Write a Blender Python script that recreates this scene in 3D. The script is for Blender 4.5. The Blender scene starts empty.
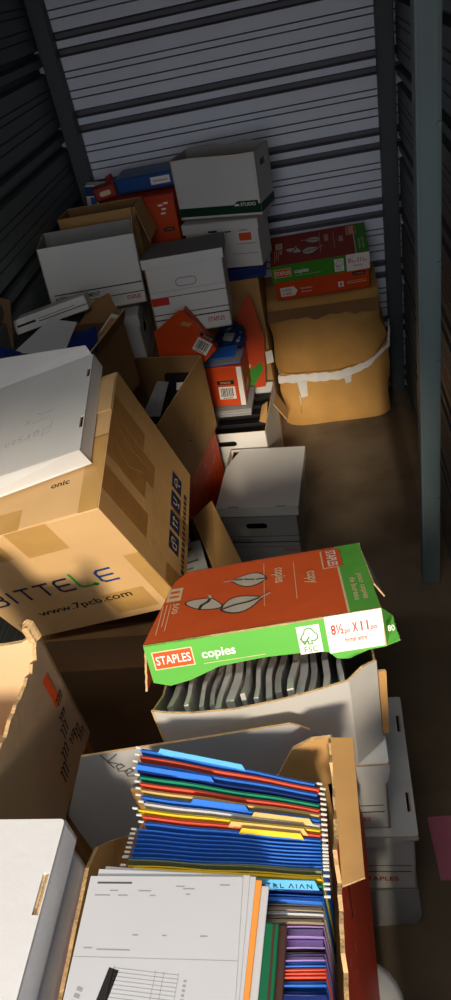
import bpy, bmesh, math, random
from mathutils import Vector, Matrix, noise
random.seed(7)
S = bpy.context.scene
COL = S.collection
V = Vector
R = math.radians

# ------------------------------------------------------------------ camera
CAM_H = 2.0
AX = [V((.981, -.102, -.165)), V((.067, -.620, .782)), V((-.182, -.778, -.601))]
F_PX = 695.0
d_ = V((211., 900., F_PX)).normalized()
y_ = V((59.5, -550., F_PX)); y_ = (y_ - d_ * y_.dot(d_)).normalized()
u_ = -d_
x_ = y_.cross(u_)
# rows x_, y_, u_: world axes written in camera axes (right, down, forward)
cam_right = V((x_[0], y_[0], u_[0])); cam_down = V((x_[1], y_[1], u_[1])); cam_fwd = V((x_[2], y_[2], u_[2]))
cd = bpy.data.cameras.new('camera'); cam = bpy.data.objects.new('camera', cd); COL.objects.link(cam)
m = Matrix.Identity(4)
for i in range(3):
    m[i][0] = cam_right[i]; m[i][1] = -cam_down[i]; m[i][2] = -cam_fwd[i]
m[2][3] = CAM_H
cam.matrix_world = m
cd.sensor_fit = 'VERTICAL'; cd.sensor_height = 36; cd.lens = 36 * F_PX / 1000
cd.clip_start = .02
S.camera = cam

def at(px, py, X=None, Y=None, Z=None):
    r = cam_right * (px - 225.5) + cam_down * (py - 500) + cam_fwd * F_PX
    C = V((0, 0, CAM_H))
    t = (X / r[0]) if X is not None else (Y / r[1]) if Y is not None else (Z - CAM_H) / r[2]
    return C + r * t

# ------------------------------------------------------------------ materials
def lin(c):
    def f(v):
        v /= 255.
        return v / 12.92 if v <= .04045 else ((v + .055) / 1.055) ** 2.4
    return tuple(f(v) for v in c) + (1,)
def mat(name, rgb, rough=.7, var=.08, scale=9., bump=.0, bscale=60., metal=0., spec=.3, stretch=(1, 1, 1), stain=None):
    mt = bpy.data.materials.new(name); mt.use_nodes = True
    nt = mt.node_tree; n = nt.nodes; L = nt.links
    b = n['Principled BSDF']
    b.inputs['Roughness'].default_value = rough; b.inputs['Metallic'].default_value = metal
    b.inputs['Specular IOR Level'].default_value = spec
    tc = n.new('ShaderNodeTexCoord'); mp = n.new('ShaderNodeMapping'); mp.inputs['Scale'].default_value = stretch
    L.new(tc.outputs['Object'], mp.inputs['Vector'])
    nz = n.new('ShaderNodeTexNoise'); nz.inputs['Scale'].default_value = scale; nz.inputs['Detail'].default_value = 6
    L.new(mp.outputs[0], nz.inputs['Vector'])
    rp = n.new('ShaderNodeValToRGB')
    c = lin(rgb)
    rp.color_ramp.elements[0].position = .3; rp.color_ramp.elements[1].position = .7
    rp.color_ramp.elements[0].color = tuple(v * (1 - var) for v in c[:3]) + (1,)
    rp.color_ramp.elements[1].color = tuple(min(1, v * (1 + var)) for v in c[:3]) + (1,)
    L.new(nz.outputs[0], rp.inputs[0])
    out = rp.outputs[0]
    if stain:
        n2 = n.new('ShaderNodeTexNoise'); n2.inputs['Scale'].default_value = stain[1]; n2.inputs['Detail'].default_value = 8
        L.new(tc.outputs['Object'], n2.inputs['Vector'])
        r2 = n.new('ShaderNodeValToRGB'); r2.color_ramp.elements[0].position = .5; r2.color_ramp.elements[1].position = .72
        L.new(n2.outputs[0], r2.inputs[0])
        mx = n.new('ShaderNodeMixRGB'); mx.inputs[2].default_value = lin(stain[0])
        L.new(r2.outputs[0], mx.inputs[0]); L.new(out, mx.inputs[1]); out = mx.outputs[0]
    L.new(out, b.inputs['Base Color'])
    if bump:
        nb = n.new('ShaderNodeTexNoise'); nb.inputs['Scale'].default_value = bscale; nb.inputs['Detail'].default_value = 5
        L.new(mp.outputs[0], nb.inputs['Vector'])
        bp = n.new('ShaderNodeBump'); bp.inputs['Strength'].default_value = bump; bp.inputs['Distance'].default_value = .004
        L.new(nb.outputs[0], bp.inputs['Height']); L.new(bp.outputs[0], b.inputs['Normal'])
    return mt
M = {}
def defm(k, *a, **kw): M[k] = mat(k, *a, **kw)
defm('kraft', (186, 143, 88), .75, .1, 7, .25, 40)
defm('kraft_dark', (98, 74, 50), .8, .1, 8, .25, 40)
defm('kraft_warm', (204, 156, 88), .72, .12, 6, .35, 25)
defm('kraft_dull', (140, 104, 66), .8, .1, 8, .25, 40)
defm('kraft_light', (206, 168, 118), .72, .06, 5, .2, 30)
defm('kraft_tan', (170, 142, 114), .8, .08, 6, .25, 30)
defm('tape_kraft', (158, 112, 58), .32, .08, 20, .1, 80, spec=.5)
defm('tape_faint', (186, 146, 86), .35, .06, 20, .1, 80, spec=.5)
defm('kraft_edge', (196, 162, 116), .9, .25, 60, .6, 200)
defm('white_card', (214, 213, 210), .6, .04, 6, .12, 30)
defm('white_bright', (214, 214, 216), .55, .03, 5, .12, 60)
defm('grey_card', (160, 160, 160), .65, .05, 6, .12, 30)
defm('lid_grey', (128, 128, 128), .65, .05, 6, .12, 30)
defm('orange', (206, 72, 24), .5, .08, 6, .2, 30)
defm('orange_deep', (196, 60, 22), .5, .1, 7, .3, 25)
defm('orange_lid', (222, 94, 44), .5, .06, 7, .25, 22)
defm('red_dull', (150, 46, 34), .5, .08, 7, .2, 30)
defm('red_box', (200, 66, 38), .5, .1, 9, .3, 20)
defm('green', (92, 172, 70), .5, .05, 8, .2, 30)
defm('green_deep', (60, 140, 40), .5, .05, 8, .2, 30)
defm('ink', (30, 28, 28), .6, .05)
defm('ink_soft', (84, 80, 78), .7, .05)
defm('ink_grey', (150, 150, 152), .7, .05)
defm('ink_brown', (66, 52, 46), .8, .05)
defm('logo_red', (198, 40, 30), .5, .03)
defm('logo_orange', (216, 84, 36), .5, .03)
defm('logo_blue', (34, 70, 130), .5, .03)
defm('logo_green', (40, 160, 60), .5, .03)
defm('navy_ink', (36, 44, 74), .5, .05)
defm('print_white', (235, 232, 226), .5, .03)
defm('print_cream', (226, 200, 160), .5, .03)
defm('leaf_grey', (196, 190, 176), .5, .08, 20)
defm('forest', (16, 58, 42), .5, .05)
defm('blue', (50, 114, 212), .45, .06, 20)
defm('blue_bag', (28, 44, 92), .3, .2, 14, .6, 25, spec=.6)
defm('blue_dark', (22, 44, 110), .45, .06, 20)
defm('blue_pack', (24, 74, 140), .4, .1, 12)
defm('sky_blue', (96, 176, 226), .4, .05, 20)
defm('teal', (34, 140, 108), .45, .06, 20)
defm('salmon', (224, 88, 66), .5, .06, 20)
defm('yellow', (232, 198, 50), .5, .06, 20)
defm('manila', (206, 176, 112), .6, .08, 20)
defm('manila_grey', (150, 134, 112), .6, .08, 20)
defm('olive', (130, 140, 110), .6, .08, 20)
defm('purple', (150, 124, 186), .5, .06, 20)
defm('black', (20, 20, 22), .5, .1, 20)
defm('paper', (192, 194, 200), .6, .02, 6, .05, 20)
defm('paper_grey', (150, 150, 150), .6, .12, 10, .2, 20)
defm('paper_orange', (236, 150, 66), .6, .04, 10)
defm('binder_green', (22, 100, 66), .35, .06, 12)
defm('binder_brown', (70, 44, 40), .5, .1, 12)
defm('pink', (206, 120, 140), .6, .06, 12)
defm('hook_white', (214, 214, 210), .35, .05, 20)
defm('kraft_pale', (216, 184, 146), .75, .06, 6, .25, 30)
defm('card_dull', (182, 180, 176), .65, .06, 6, .15, 30)
defm('steel', (190, 190, 190), .3, .05, 20, metal=.8)
defm('white_tape', (226, 224, 220), .35, .05, 30, .4, 60, spec=.5)
defm('plastic_white', (220, 220, 216), .35, .03, 8, spec=.5)
defm('poly_grey', (120, 120, 122), .35, .2, 18, .6, 30, spec=.5)
defm('sleeve_grey', (176, 175, 172), .45, .15, 18, .5, 30, spec=.5)
defm('sleeve_pale', (214, 213, 208), .5, .12, 18, .4, 30)
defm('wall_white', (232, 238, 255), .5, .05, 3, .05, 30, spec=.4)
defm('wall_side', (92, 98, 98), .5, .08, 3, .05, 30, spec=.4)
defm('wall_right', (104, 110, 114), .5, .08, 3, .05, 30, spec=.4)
defm('wall_white_groove', (112, 112, 122), .6, .08, 4)  # groove colours: wall tones darkened, recess shade painted in
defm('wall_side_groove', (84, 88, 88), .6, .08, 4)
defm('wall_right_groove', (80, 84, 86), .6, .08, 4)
defm('post_dark', (74, 80, 84), .5, .06, 4, .05, 30, spec=.4)
defm('post_teal', (100, 116, 118), .5, .06, 4, .05, 30, spec=.4)
defm('concrete', (122, 106, 86), .85, .16, 4, .3, 40, stain=((88, 76, 62), 2.5))
defm('asphalt', (165, 162, 156), .9, .1, 5, .3, 40)
defm('ceiling_sheet', (150, 152, 156), .6, .05, 3)

M['tube_glow'] = mat('tube_glow', (250, 250, 245), .4, .0)  # glowing tubes of the added fill lamp
M['tube_glow'].node_tree.nodes['Principled BSDF'].inputs['Emission Color'].default_value = (1, .95, .88, 1)
M['tube_glow'].node_tree.nodes['Principled BSDF'].inputs['Emission Strength'].default_value = 2.0
# ------------------------------------------------------------------ mesh builder
_txt = {}
def text_geo(s, bold, space=1.0):
    key = (s, bold, space)
    if key not in _txt:
        cu = bpy.data.curves.new('t', 'FONT'); cu.body = s; cu.size = 1; cu.resolution_u = 3; cu.fill_mode = 'FRONT'
        cu.offset = bold; cu.space_character = space
        o = bpy.data.objects.new('t', cu); COL.objects.link(o)
        me = o.to_mesh()
        vs = [v.co.copy() for v in me.vertices]; fs = [tuple(p.vertices) for p in me.polygons]
        nrm = [p.normal.z for p in me.polygons]
        o.to_mesh_clear(); bpy.data.objects.remove(o); bpy.data.curves.remove(cu)
        fs = [f if nz > 0 else tuple(reversed(f)) for f, nz in zip(fs, nrm)]
        x0 = min(v.x for v in vs); x1 = max(v.x for v in vs); y0 = min(v.y for v in vs); y1 = max(v.y for v in vs)
        _txt[key] = (vs, fs, x0, x1, y0, y1)
    return _txt[key]

class MB:
    def __init__(s):
        s.v = []; s.f = []; s.m = []; s.mats = []; s.sm = []
    def mi(s, k):
        if k not in s.mats: s.mats.append(k)
        return s.mats.index(k)
    def add(s, vs, fs, k, smooth=False):
        b = len(s.v); s.v += [V(v) for v in vs]
        i = s.mi(k)
        for f in fs:
            s.f.append(tuple(b + q for q in f)); s.m.append(i); s.sm.append(smooth)
        return b
    def box(s, c, sz, k, bev=.0, rot=None):
        bm = bmesh.new(); bmesh.ops.create_cube(bm, size=1)
        for v in bm.verts: v.co = V((v.co.x * sz[0], v.co.y * sz[1], v.co.z * sz[2]))
        if bev: bmesh.ops.bevel(bm, geom=bm.edges[:], offset=bev, segments=2, profile=.5, affect='EDGES')
        s.bm(bm, k, Matrix.Translation(c) @ (rot.to_4x4() if rot else Matrix.Identity(4)))
    def bm(s, bm, k, M4=None, smooth=False):
        bm.verts.ensure_lookup_table()
        for i, v in enumerate(bm.verts): v.index = i
        s.add([(M4 @ v.co) if M4 else v.co.copy() for v in bm.verts], [[v.index for v in f.verts] for f in bm.faces], k, smooth)
        bm.free()
    def plate(s, loop, O, u, v, th, ko, ki=None, ke=None, holes=()):
        """a sheet with thickness: outer face at O in the u,v plane, facing u x v; 2-D loop (counter-clockwise) with holes"""
        O = V(O); u = V(u); v = V(v); n = u.cross(v).normalized()
        ki = ki or ko; ke = ke or ko
        if not holes:
            fs2 = None
        bm = bmesh.new(); loops = []
        for lp in [loop] + list(holes):
            vs = [bm.verts.new((p[0], p[1], 0)) for p in lp]
            es = [bm.edges.new((vs[i], vs[(i + 1) % len(vs)])) for i in range(len(vs))]
            loops.append(vs)
        r = bmesh.ops.triangle_fill(bm, use_beauty=True, use_dissolve=False, edges=bm.edges[:], normal=(0, 0, 1))
        bm.verts.ensure_lookup_table()
        for i, w in enumerate(bm.verts): w.index = i
        tris = []
        for f in bm.faces:
            idx = [w.index for w in f.verts]
            if f.normal.z < 0 or (f.calc_area() > 0 and sum((f.verts[i].co.x * f.verts[(i + 1) % 3].co.y - f.verts[(i + 1) % 3].co.x * f.verts[i].co.y) for i in range(3)) < 0): idx.reverse()
            tris.append(idx)
        pts = [O + u * w.co.x + v * w.co.y for w in bm.verts]
        s.add(pts, tris, ko)
        s.add([p - n * th for p in pts], [list(reversed(t)) for t in tris], ki)
        k = 0
        for lp in loops:
            N = len(lp); idx = [w.index for w in lp]
            a = sum(lp[i].co.x * lp[(i + 1) % N].co.y - lp[(i + 1) % N].co.x * lp[i].co.y for i in range(N))
            if (a < 0) == (k == 0): idx.reverse()
            A = [pts[i] for i in idx]; Bq = [p - n * th for p in A]
            s.add(A + Bq, [(i, N + i, N + (i + 1) % N, (i + 1) % N) for i in range(N)], ke)
            k += 1
        bm.free()
    def quad(s, pts4, th, ko, ki=None, ke=None, sub=0, jag=0., jagedge=()):
        """a flat-ish sheet through four 3-D points (ccw seen from outside)"""
        P = [V(p) for p in pts4]
        n = (P[2] - P[0]).cross(P[3] - P[1]).normalized()
        ki = ki or ko; ke = ke or ko
        out = []
        for i in range(4):
            a = P[i]; b = P[(i + 1) % 4]; out.append(a)
            if i in jagedge:
                N = 14
                inw = (sum(P, V()) / 4 - (a + b) / 2).normalized()
                for k in range(1, N):
                    out.append(a.lerp(b, k / N) + inw * random.uniform(-.4, 1) * jag)
        N = len(out); back = [p - n * th for p in out]
        s.add(out, [tuple(range(N))], ko); s.add(back, [tuple(reversed(range(N)))], ki)
        s.add(out + back, [(i, N + i, N + (i + 1) % N, (i + 1) % N) for i in range(N)], ke)
    def patch(s, loop, O, u, v, k, eps=.0006):
        O = V(O); u = V(u); v = V(v); n = u.cross(v).normalized()
        s.add([O + u * p[0] + v * p[1] + n * eps for p in loop], [tuple(range(len(loop)))], k)
    def rect(s, x0, y0, x1, y1, O, u, v, k, eps=.0006):
        s.patch([(x0, y0), (x1, y0), (x1, y1), (x0, y1)], O, u, v, k, eps)
    def text(s, t, x, y, size, O, u, v, k, bold=0., width=None, rot=0., eps=.0012, align='L', space=1.0):
        """size = height of the capitals"""
        vs, fs, x0, x1, y0, y1 = text_geo(t, bold, space)
        sc = size / .7; sx = sc
        if width: sx = width / (x1 - x0)
        O = V(O); u = V(u); v = V(v); n = u.cross(v).normalized()
        c, sn = math.cos(rot), math.sin(rot)
        sh = {'L': 0, 'C': -.5 * (x1 - x0) * sx, 'R': -(x1 - x0) * sx}[align]
        pts = []
        for q in vs:
            a = (q.x - x0) * sx + sh; b = q.y * sc
            pts.append(O + u * (x + a * c - b * sn) + v * (y + a * sn + b * c) + n * eps)
        s.add(pts, fs, k)
    def stroke(s, pl, w, O, u, v, k, eps=.001):
        for i in range(len(pl) - 1):
            a = V((pl[i][0], pl[i][1])); b = V((pl[i + 1][0], pl[i + 1][1]))
            d = (b - a)
            if d.length < 1e-6: continue
            d.normalize(); q = V((-d.y, d.x)) * w / 2; e = d * w * .3
            s.patch([tuple(a - q - e), tuple(b - q + e), tuple(b + q + e), tuple(a + q - e)], O, u, v, k, eps)
    def tube(s, pts, r, k, seg=8):
        pts = [V(p) for p in pts]; rings = []
        for i, p in enumerate(pts):
            t = (pts[min(i + 1, len(pts) - 1)] - pts[max(i - 1, 0)]).normalized()
            a = t.cross(V((0, 0, 1)));
            if a.length < .01: a = t.cross(V((1, 0, 0)))
            a.normalize(); b = t.cross(a)
            rings.append([p + (a * math.cos(2 * math.pi * j / seg) + b * math.sin(2 * math.pi * j / seg)) * r for j in range(seg)])
        vs = [q for rg in rings for q in rg]; fs = []
        for i in range(len(pts) - 1):
            for j in range(seg):
                fs.append((i * seg + j, i * seg + (j + 1) % seg, (i + 1) * seg + (j + 1) % seg, (i + 1) * seg + j))
        fs.append(tuple(reversed(range(seg)))); fs.append(tuple((len(pts) - 1) * seg + j for j in range(seg)))
        s.add(vs, fs, k, True)
    def map(s, fn):
        s.v = [V(fn(p)) for p in s.v]
    def build(s, name, parent=None, M4=None):
        me = bpy.data.meshes.new(name)
        vs = [(M4 @ v) if M4 else v for v in s.v]
        me.from_pydata([tuple(v) for v in vs], [], s.f)
        for k in s.mats: me.materials.append(M[k])
        me.polygons.foreach_set('material_index', s.m)
        me.polygons.foreach_set('use_smooth', s.sm)
        me.update()
        o = bpy.data.objects.new(name, me); COL.objects.link(o)
        if parent: o.parent = parent
        return o

X3, Y3, Z3 = V((1, 0, 0)), V((0, 1, 0)), V((0, 0, 1))
def tag(o, label=None, cat=None, group=None, kind=None):
    if label: o['label'] = label
    if cat: o['category'] = cat
    if group: o['group'] = group
    if kind: o['kind'] = kind
    return o
def thing(name, label, cat, loc=(0, 0, 0), rot=(0, 0, 0), group=None):
    o = bpy.data.objects.new(name, None); COL.objects.link(o); o.empty_display_size = .05
    yaw, pitch, roll = [R(a) for a in rot]
    Rz = Matrix.Rotation(yaw, 4, 'Z'); Rx = Matrix.Rotation(pitch, 4, 'X'); Ry = Matrix.Rotation(roll, 4, 'Y')
    o.matrix_world = Matrix.Translation(loc) @ Rz @ Rx @ Ry
    return tag(o, label, cat, group)
def struct(name, mb, parent=None):
    o = mb.build(name, parent)
    if not parent: o['kind'] = 'structure'
    return o

def faces(w, d, h):
    return {'F': (V((-w / 2, -d / 2, 0)), X3, Z3, w, h), 'R': (V((w / 2, -d / 2, 0)), Y3, Z3, d, h),
            'B': (V((w / 2, d / 2, 0)), -X3, Z3, w, h), 'L': (V((-w / 2, d / 2, 0)), -Y3, Z3, d, h),
            'T': (V((-w / 2, -d / 2, h)), X3, Y3, w, d), 'D': (V((-w / 2, d / 2, 0)), X3, -Y3, w, d)}
def stadium(cx, cy, L, H, n=6):
    r = H / 2; a = L / 2 - r; p = []
    for i in range(n + 1): t = -math.pi / 2 + math.pi * i / n; p.append((cx + a + r * math.cos(t), cy + r * math.sin(t)))
    for i in range(n + 1): t = math.pi / 2 + math.pi * i / n; p.append((cx - a + r * math.cos(t), cy + r * math.sin(t)))
    return p
def rloop(w, h, r=0, y0=0):
    if not r: return [(0, y0), (w, y0), (w, h), (0, h)]
    p = []
    for cx, cy, t0 in ((w - r, y0 + r, -90), (w - r, h - r, 0), (r, h - r, 90), (r, y0 + r, 180)):
        for i in range(4): t = R(t0 + 30 * i); p.append((cx + r * math.cos(t), cy + r * math.sin(t)))
    return p
def top_loop(w, h, hs):
    """wall outline whose top edge runs through the heights hs, left to right"""
    n = len(hs) - 1
    return [(0, 0), (w, 0)] + [(w * i / n, hs[i]) for i in range(n, -1, -1)]
def tray(mb, w, d, h, th, ko, ki=None, ke=None, holes={}, tops={}, skip=''):
    fc = faces(w, d, h)
    for k in 'FRBL':
        if k in skip: continue
        O, u, v, fw, fh = fc[k]
        mb.plate(top_loop(fw, fh, tops[k]) if k in tops else rloop(fw, fh), O, u, v, th, ko, ki, ke, holes.get(k, ()))
    O, u, v, fw, fh = fc['D']; mb.plate(rloop(fw, fh), O, u, v, th, ko, ki, ke)
def lid_mesh(mb, w, d, z, skirt, th, k, ke='kraft_edge', slots=(), top=None):
    """lid: top sheet at height z and four skirts; slots: (cx, cy, along 'x' or 'y', length)"""
    hl = []
    for cx, cy, ax, ln in slots:
        a, b = (ln / 2, .0045) if ax == 'x' else (.0045, ln / 2)
        cx += w / 2; cy += d / 2
        hl.append([(cx - a, cy - b), (cx + a, cy - b), (cx + a, cy + b), (cx - a, cy + b)])
    mb.plate(top or rloop(w, d, .006), (-w / 2, -d / 2, z), X3, Y3, th, k, k, k, hl)
    for kf in 'FRBL':
        O, u, v, fw, fh = faces(w, d, skirt)[kf]
        mb.plate([(0, 0), (fw, 0), (fw, skirt - .001), (0, skirt - .001)], O + Z3 * (z - skirt), u, v, th, k, k, ke)
def bankers_lines(mb, O, u, v, w, z1, z2, x0=.0, x1=None):
    mb.rect(x0, z1, x1 or w, z1 + .003, O, u, v, 'ink'); mb.rect(x0, z2, x1 or w, z2 + .004, O, u, v, 'ink')

def barcode(mb, x, y, w, h, O, u, v):
    mb.rect(x, y, x + w, y + h, O, u, v, 'print_white', .0006)
    q = x + w * .1; rr = random.Random(3)
    while q < x + w * .86:
        b = rr.choice((.0015, .0025, .004)); mb.rect(q, y + h * .2, q + b, y + h * .9, O, u, v, 'ink', .0012); q += b + rr.choice((.002, .003))
    mb.rect(x + w * .2, y + h * .06, x + w * .8, y + h * .12, O, u, v, 'ink', .0012)

# ------------------------------------------------------------------ the room
def profile(z0, z1, phase):
    """corrugated sheet profile: list of (z, depth); two deep troughs then two pairs of thin creases in every 0.296 m"""
    per = .296; pts = [(z0, 0)]
    k = math.floor((z0 - phase) / per) - 1
    base = []
    for j in range(k, k + 14):
        top = phase + j * per
        for a, b in ((.002, .027), (.062, .087)):
            base += [(top - b - .004, 0), (top - b + .004, .032), (top - a - .004, .032), (top - a + .004, 0)]
        for c in (.144, .170, .218, .249):
            base += [(top - c - .0028, 0), (top - c, .006), (top - c + .0028, 0)]
    base = sorted(b for b in base if z0 + .01 < b[0] < z1 - .01)
    return pts + base + [(z1, 0)]
def corrugated(name, P0, P1, nrm, k, z1=2.6, phase=1.607, thick=.05):
    """wall from P0 to P1 (floor points); nrm points into the room; the troughs go away from it"""
    P0 = V(P0); P1 = V(P1); nrm = V(nrm).normalized()
    pr = profile(0, z1, phase); mb = MB(); n = len(pr)
    kd = k + '_groove'  # trough and crease faces carry painted shade in a darker colour
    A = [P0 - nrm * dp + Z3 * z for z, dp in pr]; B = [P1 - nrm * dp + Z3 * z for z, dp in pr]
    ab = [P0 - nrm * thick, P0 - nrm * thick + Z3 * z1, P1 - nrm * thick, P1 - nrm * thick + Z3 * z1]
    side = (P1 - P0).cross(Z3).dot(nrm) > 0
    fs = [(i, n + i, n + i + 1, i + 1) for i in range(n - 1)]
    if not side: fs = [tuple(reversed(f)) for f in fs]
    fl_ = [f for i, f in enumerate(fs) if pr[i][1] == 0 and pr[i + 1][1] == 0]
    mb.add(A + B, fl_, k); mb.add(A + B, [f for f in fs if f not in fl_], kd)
    fb = (0, 1, 3, 2)
    mb.add(ab, [fb if side else tuple(reversed(fb))], k)
    o = struct(name, mb); return o
YB = 3.47
mb = MB(); mb.box((-.3, 1.45, -.05), (1.9, 4.2, .1), 'concrete'); struct('floor', mb)
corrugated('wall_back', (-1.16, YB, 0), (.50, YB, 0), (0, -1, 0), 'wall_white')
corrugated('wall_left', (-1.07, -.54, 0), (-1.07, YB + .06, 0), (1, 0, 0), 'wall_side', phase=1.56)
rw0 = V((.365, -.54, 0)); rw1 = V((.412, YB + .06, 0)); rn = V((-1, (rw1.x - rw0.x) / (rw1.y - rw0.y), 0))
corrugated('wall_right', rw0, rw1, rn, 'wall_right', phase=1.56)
mb = MB(); mb.box((-.3, 1.45, 2.63), (1.9, 4.2, .06), 'ceiling_sheet'); struct('ceiling', mb)
# door wall behind the camera: jambs and header round the open roller door
mb = MB()
mb.box((-.3, -.54, 2.36), (1.9, .06, .56), 'wall_side')
mb.box((-1.13, -.54, 1.2), (.14, .06, 2.4), 'wall_side')
mb.box((.50, -.54, 1.2), (.30, .06, 2.4), 'wall_side')
struct('wall_front', mb)
mb = MB(); mb.box((0, -15.6, -.06), (40, 30, .1), 'asphalt'); struct('ground', mb)
def post(name, x0, x1, y0, y1, k, h=2.6):
    mb = MB(); mb.box(((x0 + x1) / 2, (y0 + y1) / 2, h / 2), (x1 - x0, y1 - y0, h), k, .004)
    # folded lips of the steel channel and its bolts
    mb.box(((x0 + x1) / 2, y0 - .001, h / 2), ((x1 - x0) * .72, .004, h - .02), k, .001)
    for z in (.42, .95, 1.25, 1.6, 1.95):
        bm = bmesh.new(); bmesh.ops.create_cone(bm, cap_ends=True, segments=8, radius1=.007, radius2=.006, depth=.008)
        mb.bm(bm, k, Matrix.Translation((x1 - .008, y0 - .004, z)) @ Matrix.Rotation(R(90), 4, 'X'))
    struct(name, mb)
post('trim_1', -1.062, -.994, 3.40, 3.465, 'post_dark')
post('trim_2', .326, .397, 3.40, 3.465, 'post_dark')
post('trim_3', .271, .3345, 1.94, 2.0, 'post_teal')
# plate along the foot of the walls
mb = MB(); mb.box((-.335, 3.462, .03), (1.31, .012, .06), 'post_dark', .002); struct('baseboard_back', mb)



# ------------------------------------------------------------------ helpers for soft, dented cases
def nz(p, s=6., o=0.): return noise.noise(V(p) * s + V((o, o * 1.7, o * .3)))
def soft_case(mb, fn, k, n=18, nz_amp=.004, seed=0., top_k=None):
    """a dented box; fn maps unit-cube points to space; every face is its own grid so edges stay crisp"""
    fr = [((0, 0, 0), (1, 0, 0), (0, 0, 1)), ((1, 0, 0), (0, 1, 0), (0, 0, 1)), ((1, 1, 0), (-1, 0, 0), (0, 0, 1)),
          ((0, 1, 0), (0, -1, 0), (0, 0, 1)), ((0, 0, 1), (1, 0, 0), (0, 1, 0)), ((0, 1, 0), (1, 0, 0), (0, -1, 0))]
    for q, (O, u, v) in enumerate(fr):
        vs = []
        for j in range(n + 1):
            for i in range(n + 1):
                c = V(O) + V(u) * (i / n) + V(v) * (j / n)
                p = V(fn(c)); vs.append(p + V((nz(p, 9, seed), nz(p, 9, seed + 5), nz(p, 9, seed + 9))) * nz_amp)
        fs = [(j * (n + 1) + i, j * (n + 1) + i + 1, (j + 1) * (n + 1) + i + 1, (j + 1) * (n + 1) + i) for j in range(n) for i in range(n)]
        mb.add(vs, fs, top_k if (top_k and q == 4) else k, True)
def lerp(a, b, t): return a + (b - a) * t
def interp(x, tab):
    for (x0, y0), (x1, y1) in zip(tab, tab[1:]):
        if x <= x1: return lerp(y0, y1, min(1, max(0, (x - x0) / (x1 - x0))))
    return tab[-1][1]

# ---------------- the two brown cases by the right post
tabA = [(-.26, .314), (.05, .298), (.2, .335), (.305, .425)]
rootA = thing('cardboard_box', 'dented brown cardboard box on the floor with white tape along its top edge', 'box', (.025, 3.31, 0))
def fa(c):
    x = lerp(-.25, .298, c.x); top = interp(x, tabA)
    bulge = .012 * math.sin(math.pi * c.x) * math.sin(math.pi * c.z)
    e = abs(2 * c.x - 1) ** 10 * .035 * (1 - c.y) + (.5 - c.z) ** 6 * .8 * (1 - c.y) * .5
    y = lerp(3.178 - bulge, 3.44, c.y) + e
    x += .006 * math.sin(9 * c.z + 2) * (1 if c.x > .5 else -1)
    return (x + .01 * (c.z - .5) * (1 if c.x > .5 else -1) - .025, y - 3.31, max(0, c.z * top + (.010 * abs(2 * c.x - 1) ** 6 * (1 - c.z))))
mb = MB(); soft_case(mb, fa, 'kraft_warm', 20, .003, 1.); mb.build('body', rootA)
mb = MB()
pth = [(x, interp(x, tabA)) for x in [-.258 + i * .0187 for i in range(31)]]
up_ = []; lo_ = []
for i, (x, z) in enumerate(pth):
    b = .012 * math.sin(math.pi * min(1, max(0, (x + .25) / .55)))
    wv = .003 * math.sin(i * 2.1) + .002 * math.sin(i * 5.3)
    wd = .034 if x < .12 else lerp(.034, .016, min(1, (x - .12) / .1))
    up_.append(V((x - .025, 3.166 - b * .3 - 3.31, z + .006 + wv))); lo_.append(V((x - .025, 3.163 - b - 3.31, z - wd - wv)))
N = len(up_); vs = up_ + lo_ + [p + V((0, .0015, 0)) for p in up_ + lo_]
mb.add(vs, [(N + i, N + i + 1, i + 1, i) for i in range(N - 1)] + [(2 * N + i, 2 * N + i + 1, 3 * N + i + 1, 3 * N + i) for i in range(N - 1)], 'white_tape', True)
def drip(x0, x1, z0, z1, tw):
    P = [V((x0 - .025, 3.152 - 3.31, z0)), V((x0 + tw - .025, 3.155 - 3.31, z1)), V((x1 - .01 + tw * .5 - .025, 3.155 - 3.31, z1 + .006)), V((x1 - .025, 3.152 - 3.31, z0 + .004))]
    mb.quad(P, .0012, 'white_tape')
drip(-.165, -.115, .285, .185, .012); drip(.07, .11, .28, .235, .008)
mb.tube([(-.16 - .025, 3.153 - 3.31, .20), (-.158 - .025, 3.152 - 3.31, .15), (-.161 - .025, 3.153 - 3.31, .10)], .0022, 'white_tape', 6)
mb.tube([(.298 - .025, 3.17 - 3.31, .42), (.306 - .025, 3.2 - 3.31, .47), (.31 - .025, 3.26 - 3.31, .50)], .006, 'white_tape', 6)
mb.build('tape', rootA)

rootB = thing('cardboard_box', 'brown cardboard box with torn top flaps stacked on the white-taped box', 'box', (.02, 3.3, .305))
def fb(c):
    xb = lerp(-.252, .292, c.x); xt = lerp(-.262, .262, c.x); x = lerp(xb, xt, c.z)
    bot = interp(x, tabA) + .014
    ramp = interp(c.y, [(0, .607), (.14, .655), (.24, .688), (1, .728)]) - .012 * (1 - c.y) * c.x
    if c.y > .2: ramp = min(ramp, .688 + (c.y - .24) / .76 * .040)
    bulge = .03 * math.sin(math.pi * min(1, c.x * 1.05)) * math.sin(math.pi * min(1, c.z * .8)) + .025 * c.z
    e = abs(2 * c.x - 1) ** 10 * .04 * (1 - c.y)
    dent = .012 * math.exp(-((c.x - .42) / .05) ** 2) * c.z - .010 * math.exp(-((c.x - .8) / .07) ** 2) * (1 - c.z)
    y = lerp(3.17 - bulge, 3.445, c.y) + e + dent * (1 - c.y)
    x += .008 * math.sin(7 * c.z) * (1 if c.x > .5 else -1)
    return (x - .02, y - 3.3, lerp(bot, ramp, c.z) - .305)
mb = MB(); soft_case(mb, fb, 'kraft_warm', 22, .0045, 3.); mb.build('body', rootB)
mb = MB()
lp = []
rr = random.Random(5)
for i in range(15): lp.append((.0 + .52 * i / 14, rr.uniform(-.012, .01)))
lp += [(.52, .055), (.0, .06)]
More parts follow.
